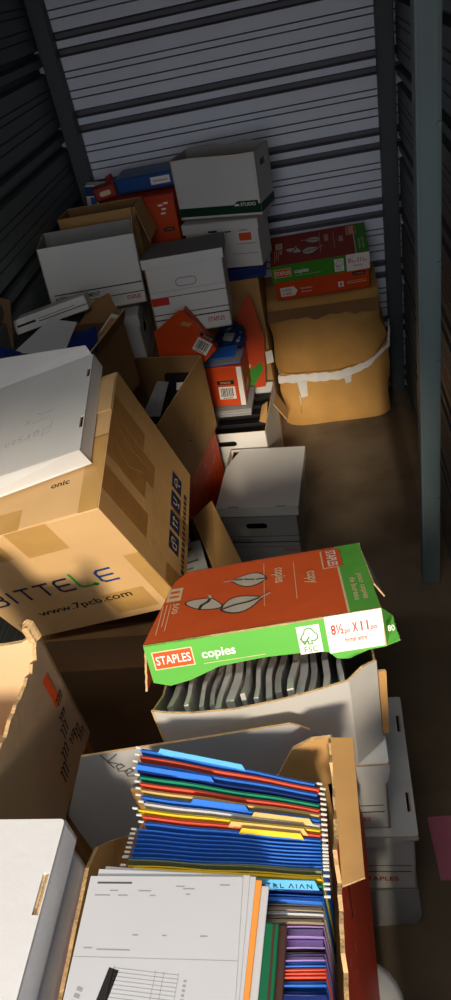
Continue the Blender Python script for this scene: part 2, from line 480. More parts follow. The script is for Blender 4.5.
mb.plate(lp, (-.282, 3.128 - 3.3, .318), X3, V((0, .72, .69)).normalized(), .003, 'kraft_dull', 'kraft', 'kraft_edge')
mb.build('flap', rootB)

# ---------------- copy-paper case and its lid graphics
def staples_label(mb, x, y, w, h, O, u, v, rot=0):
    c, s = math.cos(rot), math.sin(rot)
    def q(a, b): return (x + a * c - b * s, y + a * s + b * c)
    mb.patch([q(0, 0), q(w, 0), q(w, h), q(0, h)], O, u, v, 'print_cream', .0006)
    e = h * .06
    mb.patch([q(e, e), q(w - e, e), q(w - e, h - e), q(e, h - e)], O, u, v, 'logo_orange', .0010)
    tx = q(w * .07, h * .28)
    mb.text('STAPLES', tx[0], tx[1], h * .46, O, u, v, 'print_white', .012, width=w * .86, rot=rot, eps=.0016)
def fsc_mark(mb, x, y, w, h, O, u, v):
    mb.rect(x, y, x + w, y + h, O, u, v, 'print_white', .0006)
    P = [(.5, .92), (.66, .86), (.74, .74), (.86, .66), (.86, .52), (.72, .44), (.58, .46), (.58, .34), (.42, .34), (.44, .44), (.28, .44), (.14, .5), (.16, .64), (.28, .72), (.34, .86), (.5, .92)]
    mb.stroke([(x + a * w, y + b * h) for a, b in P], w * .05, O, u, v, 'green_deep', .0011)
    mb.stroke([(x + .1 * w, y + .58 * h), (x + .25 * w, y + .36 * h), (x + .5 * w, y + .6 * h)], w * .06, O, u, v, 'green_deep', .0013)
    mb.text('FSC', x + w * .5, y + h * .06, h * .2, O, u, v, 'green_deep', 0, align='C', eps=.0011)
def leaf(mb, x, y, L, W, rot, O, u, v, k, vein):
    c, s = math.cos(rot), math.sin(rot)
    def q(a, b): return (x + a * c - b * s, y + a * s + b * c)
    lp = []
    for i in range(13): t = i / 12; lp.append(q(L * t, -W / 2 * math.sin(math.pi * t ** .8) * (1 - .15 * t)))
    for i in range(1, 12): t = 1 - i / 12; lp.append(q(L * t, W / 2 * math.sin(math.pi * t ** .8)))
    lo = []
    mx = sum(p[0] for p in lp) / len(lp); my = sum(p[1] for p in lp) / len(lp)
    mb.patch([(mx + (a - mx) * 1.1, my + (b - my) * 1.12) for a, b in lp], O, u, v, 'ink_brown', .0005)
    mb.patch(lp, O, u, v, k, .0010)
    mb.stroke([q(-L * .0, 0), q(L * .3, W * .04), q(L * .65, -W * .03), q(L * .93, 0)], W * .08, O, u, v, vein, .0015)
    mb.stroke([q(L * .98, 0), q(L * 1.22, W * .1)], W * .07, O, u, v, k, .0015)
def copy_lid(mb, w, d, s, z, k_top, k_green, dark=False):
    """printing on a copy-paper lid: w wide, d deep, skirt s, top at z"""
    lk = 'leaf_grey'
    O, u, v = V((-w / 2, -d / 2, z)), X3, Y3
    gx = w * .875
    mb.rect(gx, 0.001, w - .001, d - .001, O, u, v, k_green, .0006)
    mb.rect(gx - .004, 0.001, gx, d * .72, O, u, v, 'print_cream', .0006)
    staples_label(mb, w * .80, d * .955, d * .30, w * .10, O, u, v, R(-90))
    mb.text('pour copies', w * .945, d * .50, .011, O, u, v, 'print_cream', .01, rot=R(-90), width=d * .36)
    mb.text('de bureau', w * .908, d * .46, .011, O, u, v, 'print_cream', .01, rot=R(-90), width=d * .32)
    mb.text('copy', w * .725, d * .66, .022, O, u, v, 'print_cream', .02, rot=R(-90), width=d * .19)
    mb.text('copies', w * .575, d * .80, .022, O, u, v, 'print_cream', .02, rot=R(-90), width=d * .24)
    mb.rect(w * .665, d * .28, w * .668, d * .86, O, u, v, 'print_cream'); mb.rect(w * .52, d * .26, w * .523, d * .92, O, u, v, 'print_cream')
    leaf(mb, w * .33, d * .30, w * .19, d * .22, R(17), O, u, v, lk, 'ink_brown')
    leaf(mb, w * .53, d * .66, w * -.17, d * -.20, R(-12), O, u, v, lk, 'ink_brown')
    leaf(mb, w * .225, d * .36, w * .10, d * .30, R(62), O, u, v, lk, 'ink_brown')
    mb.rect(w * .055, d * .54, w * .125, d * .74, O, u, v, 'print_cream')
    mb.text('500', w * .096, d * .50, .012, O, u, v, 'print_cream', .02, rot=R(-90), width=d * .15)
    mb.rect(w * .068, d * .59, w * .113, d * .615, O, u, v, k_top, .001); mb.rect(w * .068, d * .66, w * .113, d * .69, O, u, v, k_top, .001)
    for i, L in enumerate((.36, .30, .40)):
        mb.rect(w * (.080 - .018 * i), d * (.50 - L), w * (.084 - .018 * i), d * .50, O, u, v, 'print_cream')
    O = V((-w / 2, -d / 2, z - s)); u, v = X3, Z3
    staples_label(mb, w * .025, s * .28, w * .175, s * .5, O, u, v)
    mb.text('copies', w * .235, s * .42, s * .24, O, u, v, 'print_white', .02, width=w * .145)
    mb.rect(w * .235, s * .26, w * .50, s * .275, O, u, v, 'print_cream')
    fsc_mark(mb, w * .645, s * .1, w * .095, s * .74, O, u, v)
    mb.rect(w * .765, .001, w - .0005, s - .001, O, u, v, 'print_white')
    mb.text('8½', w * .785, s * .50, s * .25, O, u, v, 'logo_red', .015, width=w * .05, eps=.0014)
    mb.text('po', w * .84, s * .50, s * .13, O, u, v, 'logo_red', .01, width=w * .022, eps=.0014)
    mb.text('X', w * .873, s * .50, s * .25, O, u, v, 'logo_red', .015, width=w * .022, eps=.0014)
    mb.text('11', w * .908, s * .50, s * .25, O, u, v, 'logo_red', .015, width=w * .03, eps=.0014)
    mb.text('po', w * .948, s * .50, s * .13, O, u, v, 'logo_red', .01, width=w * .024, eps=.0014)
    mb.text('format lettre', w * .835, s * .26, s * .12, O, u, v, 'logo_red', .01, width=w * .09, eps=.0014)
w, d, h = .445, .262, .185
rootC = thing('paper_case', 'orange copy paper case with green banded lid on top of the two brown boxes', 'box', (.012, 3.322, .724), (-.5, 10.5, -.6))
mb = MB(); mb.box((0, 0, (h - .02) / 2), (w - .012, d - .012, h - .02), 'orange', .003)
O, u, v = V((-w / 2 + .006, -d / 2 + .006, 0)), X3, Z3
mb.patch([(.02, .018), (.085, .018), (.10, .042), (.085, .066), (.02, .066)], O, u, v, 'print_white')
mb.text('5 000', .028, .045, .012, O, u, v, 'logo_orange', .01, width=.045, eps=.0014)
mb.text('5 000', .028, .025, .012, O, u, v, 'logo_orange', .01, width=.045, eps=.0014)
mb.text('feuilles', .115, .045, .010, O, u, v, 'print_white', .0, width=.055); mb.text('sheets', .115, .027, .010, O, u, v, 'print_white', .0, width=.05)
mb.rect(.29, .024, .315, .052, O, u, v, 'print_white'); mb.rect(.298, .03, .307, .046, O, u, v, 'logo_orange', .0012)
mb.patch(stadium(.387, .082, .06, .018), O, u, v, 'ink'); mb.text('STAPLES', .387, .078, .007, O, u, v, 'print_cream', .0, width=.045, align='C', eps=.0014)
mb.rect(.33, .035, .42, .038, O, u, v, 'print_cream'); mb.rect(.33, .045, .42, .047, O, u, v, 'print_cream')
mb.build('body', rootC)
mb = MB(); lid_mesh(mb, w, d, h, .085, .004, 'red_dull')
O = V((-w / 2, -d / 2, h - .085)); mb.rect(.0005, .001, w - .0005, .084, O, X3, Z3, 'green_deep', .0003)
copy_lid(mb, w, d, .085, h, 'red_dull', 'green_deep'); mb.build('lid', rootC)

# ---------------- white boxes at the back
def plain_box(mb, w, d, h, k, bev=.003): mb.box((0, 0, h / 2), (w, d, h), k, bev)
w, d, h = .378, .17, .245
rootD = thing('storage_box', 'open white storage box with dark green base stripe topmost against the back wall', 'box', (-.36, 3.15, 1.157), (-17, 0, .5))
mb = MB()
tray(mb, w, d, h, .004, 'white_card', 'grey_card', 'kraft_edge', holes={'R': [stadium(d * .5, h * .78, .07, .026)], 'L': [stadium(d * .5, h * .78, .07, .026)]},
     tops={'F': [h - .006, h, h - .002, h - .004, h], 'B': [h, h + .012, h + .004, h + .01, h]})
O, u, v = faces(w, d, h)['F'][:3]
mb.rect(0.001, .012, w - .001, .048, O, u, v, 'forest'); mb.patch([(w * .66, .046), (w - .012, .046), (w - .012, .062), (w * .73, .062)], O, u, v, 'forest')
mb.text('STUDIO', w * .76, .042, .013, O, u, v, 'print_white', .015, width=w * .18, eps=.0014); mb.patch(stadium(w * .715, .047, .022, .008), O, u, v, 'print_white', .0012)
O, u, v = faces(w, d, h)['R'][:3]; mb.rect(0.001, .012, d - .001, .048, O, u, v, 'forest')
mb.build('body', rootD)
mb = MB(); mb.quad([(-w / 2 + .01, -d / 2 + .012, h - .004), (w / 2 - .02, -d / 2 + .012, h + .001), (w / 2 - .03, -d / 2 + .08, h - .045), (-w / 2 + .02, -d / 2 + .08, h - .05)], .003, 'kraft_dull', jag=.006, jagedge=(0,)); mb.build('flap', rootD)
w, d, h = .33, .18, .205
rootE = thing('storage_box', 'white storage box with orange sticker under the green striped box', 'box', (-.378, 3.15, .941), (-12, 0, 0))
mb = MB(); plain_box(mb, w, d, h - .01, 'white_card')
O, u, v = faces(w, d, h)['F'][:3]
mb.rect(w * .72, .112, w * .92, .152, O, u, v, 'print_white'); mb.rect(w * .735, .115, w * .905, .148, O, u, v, 'logo_orange', .0012)
mb.rect(w * .62, .058, w * .97, .061, O, u, v, 'ink_grey'); mb.rect(w * .68, .10, w * .96, .103, O, u, v, 'ink_grey')
mb.rect(w * .55, .155, w * .64, .175, O, u, v, 'ink'); mb.rect(w * .75, .158, w * .86, .166, O, u, v, 'ink')
mb.build('body', rootE)
mb = MB(); lid_mesh(mb, w + .018, d + .018, h, .042, .003, 'white_card')
mb.rect(.12, .0, .16, .008, V((-w / 2 - .009, -d / 2 - .009, h - .042)), X3, Z3, 'ink'); mb.build('lid', rootE)
mb = MB()
for i in range(5): mb.box((0, -.004 * (i % 2), .005 + .0098 * i), (.335, .37, .0094), 'blue_dark', .001)
mb.build('blue_binder_pad', None); bl = COL.objects['blue_binder_pad']; bl.name = 'flat_binder'; bl.location = (-.40, 3.235, .884)
tag(bl, 'flat dark blue binder squeezed under the white box with orange sticker', 'binder')
def carton(name, label, cat, loc, rot, w, d, h, k, tape='tape_kraft', group=None, flaps=True):
    r = thing(name, label, cat, loc, rot, group)
    mb = MB(); plain_box(mb, w, d, h, k, .004)
    O, u, v = faces(w, d, h)['T'][:3]; mb.rect(.002, d / 2 - .025, w - .002, d / 2 + .025, O, u, v, tape)
    O, u, v = faces(w, d, h)['R'][:3]; mb.rect(d / 2 - .025, h * .6, d / 2 + .025, h - .005, O, u, v, tape)
    O, u, v = faces(w, d, h)['L'][:3]; mb.rect(d / 2 - .025, h * .6, d / 2 + .025, h - .005, O, u, v, tape)
    mb.build('body', r); return r
carton('cardboard_box', 'tall brown cardboard box below the dark blue flat binder', 'box', (-.415, 3.245, .445), (0, 0, 0), .29, .36, .433, 'kraft')
carton('cardboard_box', 'brown cardboard box on the floor under the tall brown box', 'box', (-.425, 3.275, 0), (0, 0, 0), .30, .37, .44, 'kraft')

# ---------------- far left heap: columns of cartons that carry it
carton('cardboard_box', 'brown cardboard box at floor level in the back left corner', 'box', (-.865, 3.195, 0), (0, 0, 0), .33, .50, .50, 'kraft_dull')
carton('cardboard_box', 'brown cardboard box second from the floor in the back left corner', 'box', (-.865, 3.195, .505), (1, 0, 0), .325, .50, .49, 'kraft_dull')
carton('cardboard_box', 'brown cardboard box on the floor below the white handled box', 'box', (-.815, 2.72, 0), (0, 0, 0), .49, .37, .40, 'kraft_dull')
carton('cardboard_box', 'brown cardboard box directly below the white handled box', 'box', (-.80, 2.72, .405), (0, 0, 0), .47, .37, .335, 'kraft_dull')

# open brown box J
w, d, h = .335, .14, .30
rootJ = thing('cardboard_box', 'open brown cardboard box behind the white printed box in the left corner', 'box', (-.870, 2.985, 1.0), (-2, 0, 0))
mb = MB(); tray(mb, w, d, h, .005, 'kraft', 'kraft_dull', 'kraft_edge'); mb.build('body', rootJ)
fcs = faces(w, d, h)
mb = MB(); mb.quad([(w / 2, -d / 2, h), (w / 2, d / 2, h), (w / 2 + .035, d / 2 + .01, h - .13), (w / 2 + .035, -d / 2 - .01, h - .14)][::-1], .004, 'kraft', 'kraft', 'kraft_edge'); mb.build('flap', rootJ)
mb = MB(); mb.quad([(w / 2, d / 2, h), (-w / 2, d / 2, h), (-w / 2 + .01, d / 2 + .02, h - .04), (w / 2 - .01, d / 2 + .02, h - .035)], .004, 'kraft_dull', 'kraft_dull', 'kraft_edge'); mb.build('flap', rootJ)

# orange paper case K
w, d, h = .31, .24, .285
rootK = thing('paper_case', 'upright orange paper case behind the open brown box at back left', 'box', (-.735, 3.215, 1.0), (0, 0, 1))
mb = MB(); plain_box(mb, w, d, h, 'orange', .004)
O, u, v = faces(w, d, h)['F'][:3]
mb.patch(stadium(w * .86, h * .50, .05, .016), O, u, v, 'ink'); mb.text('STAPLES', w * .86, h * .49, .006, O, u, v, 'print_cream', width=.036, align='C', eps=.0014)
for a, b in ((.80, .86), (.84, .80), (.88, .88), (.82, .74)): mb.patch(stadium(w * a, h * b, .022, .008), O, u, v, 'print_white')
mb.rect(.0, h * .33, w, h * .335, O, u, v, 'orange_deep')
mb.build('body', rootK)
mb = MB(); lid_mesh(mb, w + .01, d + .008, h + .004, .03, .003, 'orange_deep'); mb.build('lid', rootK)
# blue packet on top of K, left packs
rootL = thing('paper_pack', 'blue wrapped pack with white label lying on top of orange case', 'pack', (-.69, 3.25, 1.298), (-1, 0, 0))
mb = MB(); mb.box((0, 0, .031), (.27, .19, .062), 'blue_pack', .008)
mb.rect(.16, .018, .245, .048, V((-.135, -.095, 0)), X3, Z3, 'print_white'); mb.rect(.17, .03, .235, .034, V((-.135, -.095, 0)), X3, Z3, 'ink_grey', .0012)
mb.rect(.0, .002, .27, .010, V((-.135, -.095, 0)), X3, Z3, 'blue_dark'); mb.build('body', rootL)
rootM = thing('paper_pack', 'blue and white patterned pack standing in the back left corner', 'pack', (-.975, 3.30, 1.035), (4, 0, 8))
mb = MB(); mb.box((0, 0, .15), (.12, .07, .30), 'print_white', .006)
O = V((-.06, -.035, 0))
for x0, x1, z0, z1, k in ((.0, .12, .255, .295, 'blue_dark'), (.02, .045, .20, .25, 'blue'), (.055, .075, .19, .255, 'blue_dark'), (.085, .112, .2, .25, 'blue_pack'), (.01, .1, .17, .185, 'blue')):
    mb.rect(x0, z0, x1, z1, O, X3, Z3, k)
mb.build('body', rootM)
rootM2 = thing('paper_pack', 'dark red pack squeezed beside the blue and white pack', 'pack', (-.868, 3.155, 1.296), (10, 0, -6))
mb = MB(); mb.box((0, 0, .03), (.10, .08, .055), 'red_dull', .01); mb.patch(stadium(.05, .03, .05, .02), V((-.05, -.04, 0)), X3, Z3, 'print_cream'); mb.build('body', rootM2)
mb = MB(); mb.tube([(.02, 0, .055), (.025, -.005, .075), (.05, 0, .08)], .010, 'red_dull', 8); mb.build('twisted_end', rootM2)

# white printed box H
w, d, h = .365, .27, .26
rootH = thing('storage_box', 'white file box with black printed line of French text near its base', 'box', (-.880, 2.690, 1.026), (12.5, -3, 3.4))
mb = MB(); tray(mb, w, d, h, .004, 'white_card', 'grey_card', 'kraft_edge', holes={'R': [stadium(d / 2, h * .7, .09, .03)]})
O, u, v = faces(w, d, h)['F'][:3]
mb.rect(.02, .080, w - .004, .0845, O, u, v, 'ink'); mb.rect(.02, .044, w - .004, .0475, O, u, v, 'ink')
mb.text('BOÎTE DE RANGEMENT', .022, .056, .016, O, u, v, 'ink', .02, width=w * .47)
mb.text('STAPLES', w * .80, .022, .015, O, u, v, 'logo_red', .02, width=w * .15)
mb.build('body', rootH)
mb = MB(); mb.quad([(w / 2 - .004, -d / 2 + .02, h), (w / 2 - .004, d / 2 - .02, h), (w / 2 + .012, d / 2 - .05, h + .05), (w / 2 + .006, -d / 2 + .05, h + .055)], .003, 'grey_card', 'grey_card', 'kraft_edge'); mb.build('flap', rootH)
# white box with handle I
w, d, h = .30, .36, .255
rootI = thing('storage_box', 'white lidded storage box with dark handle hole below the French printed box', 'box', (-.885, 2.715, .744), (6, 0, 0))
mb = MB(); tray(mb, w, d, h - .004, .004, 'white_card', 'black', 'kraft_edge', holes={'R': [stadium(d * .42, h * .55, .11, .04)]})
O, u, v = faces(w, d, h)['R'][:3]; mb.rect(.0, .06, d, .064, O, u, v, 'ink'); O, u, v = faces(w, d, h)['F'][:3]; mb.rect(.0, .05, w, .0535, O, u, v, 'ink_grey')
mb.build('body', rootI)
mb = MB(); lid_mesh(mb, w + .014, d + .014, h, .05, .003, 'white_card'); mb.build('lid', rootI)

# white lidded box G
w, d, h = .303, .345, .30
rootG = thing('storage_box', 'leaning white file box with grey lid and red printed tag in the back row', 'box', (-.525, 2.768, .849), (4.6, -8, 1.3))
mb = MB(); tray(mb, w, d, h - .004, .004, 'white_card', 'grey_card', 'kraft_edge')
O, u, v = faces(w, d, h)['F'][:3]
hl = stadium(w * .50, h * .66, .085, .034); hi = stadium(w * .50, h * .66, .077, .026)
for i in range(len(hl)):
    j = (i + 1) % len(hl); mb.patch([hl[i], hl[j], hi[j], hi[i]], O, u, v, 'ink_grey')
mb.rect(.004, .168 * .0 + .118, w * .24, .148, O, u, v, 'logo_red'); mb.rect(.004, .118 + .028, w, .121 + .028, O, u, v, 'ink')
mb.rect(.004, .080, w, .0835, O, u, v, 'ink'); mb.rect(.004, .058, w, .063, O, u, v, 'ink'); mb.rect(.004, .17, w, .1715, O, u, v, 'ink_grey')
mb.text('STAPLES', w * .70, .028, .017, O, u, v, 'logo_red', .02, width=w * .22)
mb.build('body', rootG)
mb = MB(); lid_mesh(mb, w + .016, d + .016, h, .036, .003, 'lid_grey')
mb.rect(.0005, .0005, w + .0155, .0355, V((-(w + .016) / 2, -(d + .016) / 2, h - .036)), X3, Z3, 'white_card', .0004)
mb.build('lid', rootG)

# ---------------- things piled between: S, Q, R, P, bags, O, U, V
w, d, h = .265, .44, .38
rootS = thing('storage_box', 'open white file box full of black binders beside the taped box stack', 'box', (-.415, 2.80, 0), (-4, 0, 0))
mb = MB(); tray(mb, w, d, h, .004, 'white_card', 'white_card', 'kraft_edge', holes={'F': [stadium(w * .32, h - .055, .085, .026)]})
mb.rect(.0, .22, w, .2225, *faces(w, d, h)['F'][:3], 'ink_grey'); mb.build('body', rootS)
mb = MB(); mb.quad([(w / 2 + .002, d / 2 - .13, h - .05), (w / 2 + .002, d / 2, h - .06), (w / 2 + .055, d / 2 - .02, h - .16), (w / 2 + .055, d / 2 - .12, h - .15)][::-1], .004, 'kraft', 'kraft', 'kraft_edge'); mb.build('flap', rootS)
mb = MB(); mb.quad([(w / 2 - .045, -d / 2 + .13, h - .03), (w / 2 - .007, -d / 2 + .11, h - .03), (w / 2 - .007, -d / 2 + .20, h + .03), (w / 2 - .035, -d / 2 + .20, h + .01)], .003, 'kraft', 'kraft', 'kraft_edge'); mb.build('flap', rootS)
for i in range(5):
    b = thing('ring_binder', ['black ring binder at the front of the open white file box', 'second black ring binder from the front in the open white file box',
              'third black ring binder in the open white file box', 'fourth black ring binder in the open white file box', 'rearmost black ring binder in the open white file box'][i], 'binder',
              (-.42 + .004 * i, 2.64 + .075 * i, .006), (-4, -4, 0), 'black binders in the open white file box')
    mb = MB(); mb.box((0, -.022, .165), (.23, .004, .33), 'black', .001); mb.box((0, .022, .165), (.23, .004, .33), 'black', .001); mb.box((0, 0, .332), (.23, .046, .004), 'black', .001); mb.build('cover', b)
    mb = MB(); mb.box((0, 0, .16), (.21, .036, .30), 'paper_grey'); mb.build('pages', b)
# ---------------- orange case, lid and bags piled on the open white file box
def leafsheet(name, label, cat, pts, th, k, ki=None, ke=None, group=None, jag=0., jagedge=()):
    c = sum((V(p) for p in pts), V()) / len(pts); zb = min(p[2] for p in pts)
    base = V((c.x, c.y, zb)); r = thing(name, label, cat, base, (0, 0, 0), group)
    mb = MB(); mb.quad([V(p) - base for p in pts], th, k, ki, ke, jag=jag, jagedge=jagedge)
    return r, mb
w, d, h = .20, .22, .195
rootQ = thing('paper_case', 'small orange paper case with barcode resting on the open white file box', 'box', (-.472, 2.83, .443), (-3, 0, 2))
mb = MB(); plain_box(mb, w, d, h, 'orange', .004)
O, u, v = faces(w, d, h)['F'][:3]; barcode(mb, .085, .035, .075, .062, O, u, v)
mb.rect(.083, .108, .158, .128, O, u, v, 'ink'); mb.text('STAPLES', .12, .113, .009, O, u, v, 'print_cream', width=.045, align='C', eps=.0014)
mb.rect(w - .024, .0, w - .002, h - .004, O, u, v, 'print_white')
for i in range(3): mb.rect(.02, .05 + .02 * i, .036, .055 + .02 * i, O, u, v, 'print_cream')
O, u, v = faces(w, d, h)['R'][:3]; mb.rect(.002, .01, .018, h - .01, O, u, v, 'print_white'); mb.rect(.06, .03, .14, .07, O, u, v, 'print_cream'); mb.rect(.07, .04, .13, .045, O, u, v, 'ink_grey', .0012)
mb.build('body', rootQ)
rG2 = thing('file_folder', 'pale grey folder wedged beneath the small orange case', 'folder', (-.462, 2.80, .392), (-3, 0, 0))
mb = MB()
for i in range(3): mb.box((.003 * i, -.004 * i, .008 + .014 * i), (.21, .20, .010), 'paper_grey' if i != 1 else 'grey_card', .002)
mb.build('sheets', rG2)
rBl = thing('file_folder', 'bright blue folder lying on the small orange case', 'folder', (-.455, 2.775, .648), (-9, 6, -5))
mb = MB(); mb.box((0, 0, .004), (.19, .11, .006), 'blue', .001); mb.box((.01, -.01, .011), (.17, .10, .003), 'paper_grey', .0005); mb.box((-.015, .02, .018), (.16, .09, .008), 'blue', .001); mb.build('cover', rBl)
def blob(name, label, cat, loc, size, k, seed, amp=.35, parent=None):
    bm = bmesh.new(); bmesh.ops.create_icosphere(bm, subdivisions=5, radius=1)
    for q in bm.verts:
        n_ = 1 + amp * nz(q.co, 1.6, seed) + amp * .6 * abs(nz(q.co, 3.7, seed + 3)) - amp * .35 * abs(nz(q.co, 8, seed + 7))
        q.co = V((q.co.x * size[0] * n_, q.co.y * size[1] * n_, max(-size[2] * .8, q.co.z * size[2] * n_)))
    r = thing(name, label, cat, loc)
    mb = MB(); mb.bm(bm, k, Matrix.Translation((0, 0, size[2] * .8)), True); mb.build('wrap', r); return r
b1 = blob('plastic_bag', 'crumpled navy plastic bag between the orange case and leaning orange lid', 'bag', (-.415, 2.885, .652), (.062, .05, .062), 'blue_bag', 2.)
mb = MB(); mb.quad([(-.03, -.06, .06), (.01, -.062, .05), (.03, -.055, .085), (-.015, -.052, .09)], .002, 'poly_grey'); mb.build('label', b1)
# leaning orange lid R
base = V((-.32, 2.97, .395)); rootR = thing('box_lid', 'orange paper case lid standing on edge against the tall brown box', 'lid', base)
pr = [at(234, 325, Y=2.985), at(247, 372, Y=2.955), at(250, 392, Y=2.945), at(263, 368, Y=2.955), at(264, 337, Y=2.985), at(251, 297, Y=3.01), at(246, 296, Y=3.01)]
pr[1] = pr[1]; 
bot = [V((pr[2].x - .02, 2.94, .396)), V((pr[3].x, 2.95, .396))]
loop = [pr[0], pr[1], bot[0], bot[1], pr[4], pr[5], pr[6]]
o0 = V((-.40, 2.935, .396)); uu = X3; vv = V((0, (3.01 - 2.935) / (.86 - .396), 1)).normalized()
mb = MB(); lp2 = [((p - o0).dot(uu), (p - o0).dot(vv)) for p in loop]
mb.plate(lp2, o0 - base, uu, vv, .004, 'orange', 'kraft', 'kraft_edge')
g0 = [((p - o0).dot(uu), (p - o0).dot(vv)) for p in (pr[1], pr[2], pr[3] + V((0, 0, -.01)), pr[3] + V((0, 0, .035)))]
mb.patch(g0, o0 - base, uu, vv, 'green_deep'); 
q0 = ((pr[1] - o0).dot(uu) + .0, (pr[1] - o0).dot(vv) + .03); mb.patch(stadium(q0[0], q0[1], .05, .022), o0 - base, uu, vv, 'print_cream', .0009)
mb.build('top', rootR)
mb = MB(); e0 = pr[4] - base; e1 = bot[1] - base; mb.quad([e1, e1 + V((.004, .05, 0)), e0 + V((.004, .045, 0)), e0], .003, 'orange_deep', 'kraft', 'kraft_edge'); mb.build('skirt', rootR)
mb = MB(); wq = [at(265, 352, Y=2.93), at(272, 350, Y=2.93), at(274, 362, Y=2.93), at(267, 364, Y=2.93)]; mb.quad([p - base for p in (wq[3], wq[2], wq[1], wq[0])], .002, 'print_white'); tag(mb.build('torn_label', rootR), 'torn white label')
# leaning orange lid P in front of G
base = V((-.55, 2.56, .745)); rootP = thing('box_lid', 'orange paper case lid with barcode leaning against the grey lidded box', 'lid', base)
yp = 2.545
pp = [at(x, y, Y=yp) for x, y in ((154, 333), (158, 352), (203, 366), (217, 349), (199, 326), (184, 310), (178, 311))]
pp[1].z = .748; pp[2].z = .748
o0 = V((-.67, yp, .745)); mb = MB()
mb.plate([((p - o0).x, (p - o0).z) for p in pp], o0 - base, X3, Z3, .004, 'orange', 'kraft', 'kraft_edge')
bc = at(203, 346, Y=yp) - o0
uu = V((.78, 0, -.62)).normalized(); vv = V((.62, 0, .78)).normalized()
ob = o0 - base + V((bc.x, 0, bc.z)); barcode(mb, -.033, -.032, .062, .058, ob, uu, vv)
mb.rect(-.034, .034, .034, .05, ob, uu, vv, 'ink'); mb.text('STAPLES', 0, .038, .008, ob, uu, vv, 'print_cream', width=.04, align='C', eps=.0014)
mb.patch([(-.12, .035), (-.085, .045), (-.08, .065), (-.115, .055)], ob, uu, vv, 'kraft')
mb.build('top', rootP)
mb = MB()
for i, j in ((5, 4), (4, 3)):
    a, b = pp[i] - base, pp[j] - base; mb.quad([b, b + V((0, .045, 0)), a + V((0, .045, 0)), a], .003, 'orange_deep', 'kraft', 'kraft_edge')
mb.build('skirt', rootP)

# ---------------- open brown box O, its load, orange box U beneath it
w, d, h = .285, .50, .325
rootO = thing('cardboard_box', 'open brown cardboard box holding a black folder in the middle of the heap', 'box', (-.672, 2.245, .505), (-12, 0, 0))
mb = MB(); tray(mb, w, d, h, .005, 'kraft', 'kraft_dull', 'kraft_edge')
O, u, v = faces(w, d, h)['R'][:3]
for i, t in enumerate(((.20, .13, .10), (.23, .135, .02), (.27, .14, .06))): mb.stroke([(t[0], t[1]), (t[0] + .025, t[1] + .02 * (i - 1))], .003, O, u, v, 'ink_brown')
mb.build('body', rootO)
fo = thing('file_folder', 'black folder slanting inside the open brown box', 'folder', (-.655, 2.25, .515), (-12, 20, 0))
mb = MB(); mb.box((0, 0, .12), (.22, .035, .24), 'black', .004); mb.build('cover', fo)
mb = MB(); mb.box((.01, -.0195, .215), (.13, .002, .045), 'print_white'); mb.build('label', fo)
rs, mb = leafsheet('paper_sheet', 'white sheet leaning on the black folder in the open brown box', 'paper', [(-.76, 2.33, .64), (-.675, 2.33, .65), (-.625, 2.42, .755), (-.67, 2.42, .765)], .002, 'paper_grey'); mb.build('sheet', rs)
rs, mb = leafsheet('document_box', 'dark grey box file behind the sheet in the open brown box', 'box file', [(-.66, 2.36, .55), (-.56, 2.345, .55), (-.545, 2.42, .78), (-.64, 2.44, .78)], .03, 'black'); mb.build('cover', rs)
mb = MB(); mb.quad([(.01, -.02, .19), (.055, -.026, .19), (.06, -.012, .215), (.015, -.006, .215)], .003, 'print_white'); mb.build('label', rs)
w, d, h = .30, .44, .245
rootU = thing('paper_case', 'scuffed orange paper case under the open brown box beside white lidded box', 'box', (-.69, 2.28, .255), (-13, 0, 0))
mb = MB(); plain_box(mb, w, d, h, 'orange', .005)
O, u, v = faces(w, d, h)['R'][:3]
rr = random.Random(4)
for i in range(16):
    a, b = rr.uniform(.02, d - .03), rr.uniform(.02, h - .03); L = rr.uniform(.006, .02); mb.stroke([(a, b), (a + L * .3, b + L)], .003, O, u, v, 'print_cream')
mb.rect(0, h * .72, d, h * .725, O, u, v, 'orange_deep'); mb.build('body', rootU)
carton('paper_case', 'orange paper case on the floor under the scuffed orange case', 'box', (-.69, 2.275, 0), (-13, 0, 0), .30, .44, .25, 'orange_deep', 'orange')

# ---------------- white lidded box V on the floor
w, d, h = .305, .385, .318
rootV = thing('storage_box', 'white lidded file box standing alone on the open floor in the middle', 'box', (-.322, 2.325, 0), (-5, 0, 1))
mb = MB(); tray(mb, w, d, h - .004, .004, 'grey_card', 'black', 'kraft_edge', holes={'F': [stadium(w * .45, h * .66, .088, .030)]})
O, u, v = faces(w, d, h)['F'][:3]
mb.rect(.0, .155, w, .158, O, u, v, 'ink_soft'); mb.rect(.0, .122, w, .127, O, u, v, 'ink'); mb.rect(.0, .098, w, .100, O, u, v, 'ink_soft')
mb.text('BOÎTE DE', .03, .130, .012, O, u, v, 'ink', .01, width=.075); mb.text('STAPLES', .235, .075, .013, O, u, v, 'logo_red', .01, width=.055)
mb.rect(.0, .03, w, .032, O, u, v, 'ink_grey'); mb.build('body', rootV)
w2, d2 = .33, .41
mb = MB(); lid_mesh(mb, w2, d2, h, .045, .003, 'white_card', slots=[(-.095, -d2 / 2 + .006, 'x', .042), (.095, -d2 / 2 + .006, 'x', .042)],
                    top=[(0, 0), (w2, 0), (w2, d2), (.05, d2), (.015, d2 - .09), (0, d2 - .14)]); mb.build('lid', rootV)

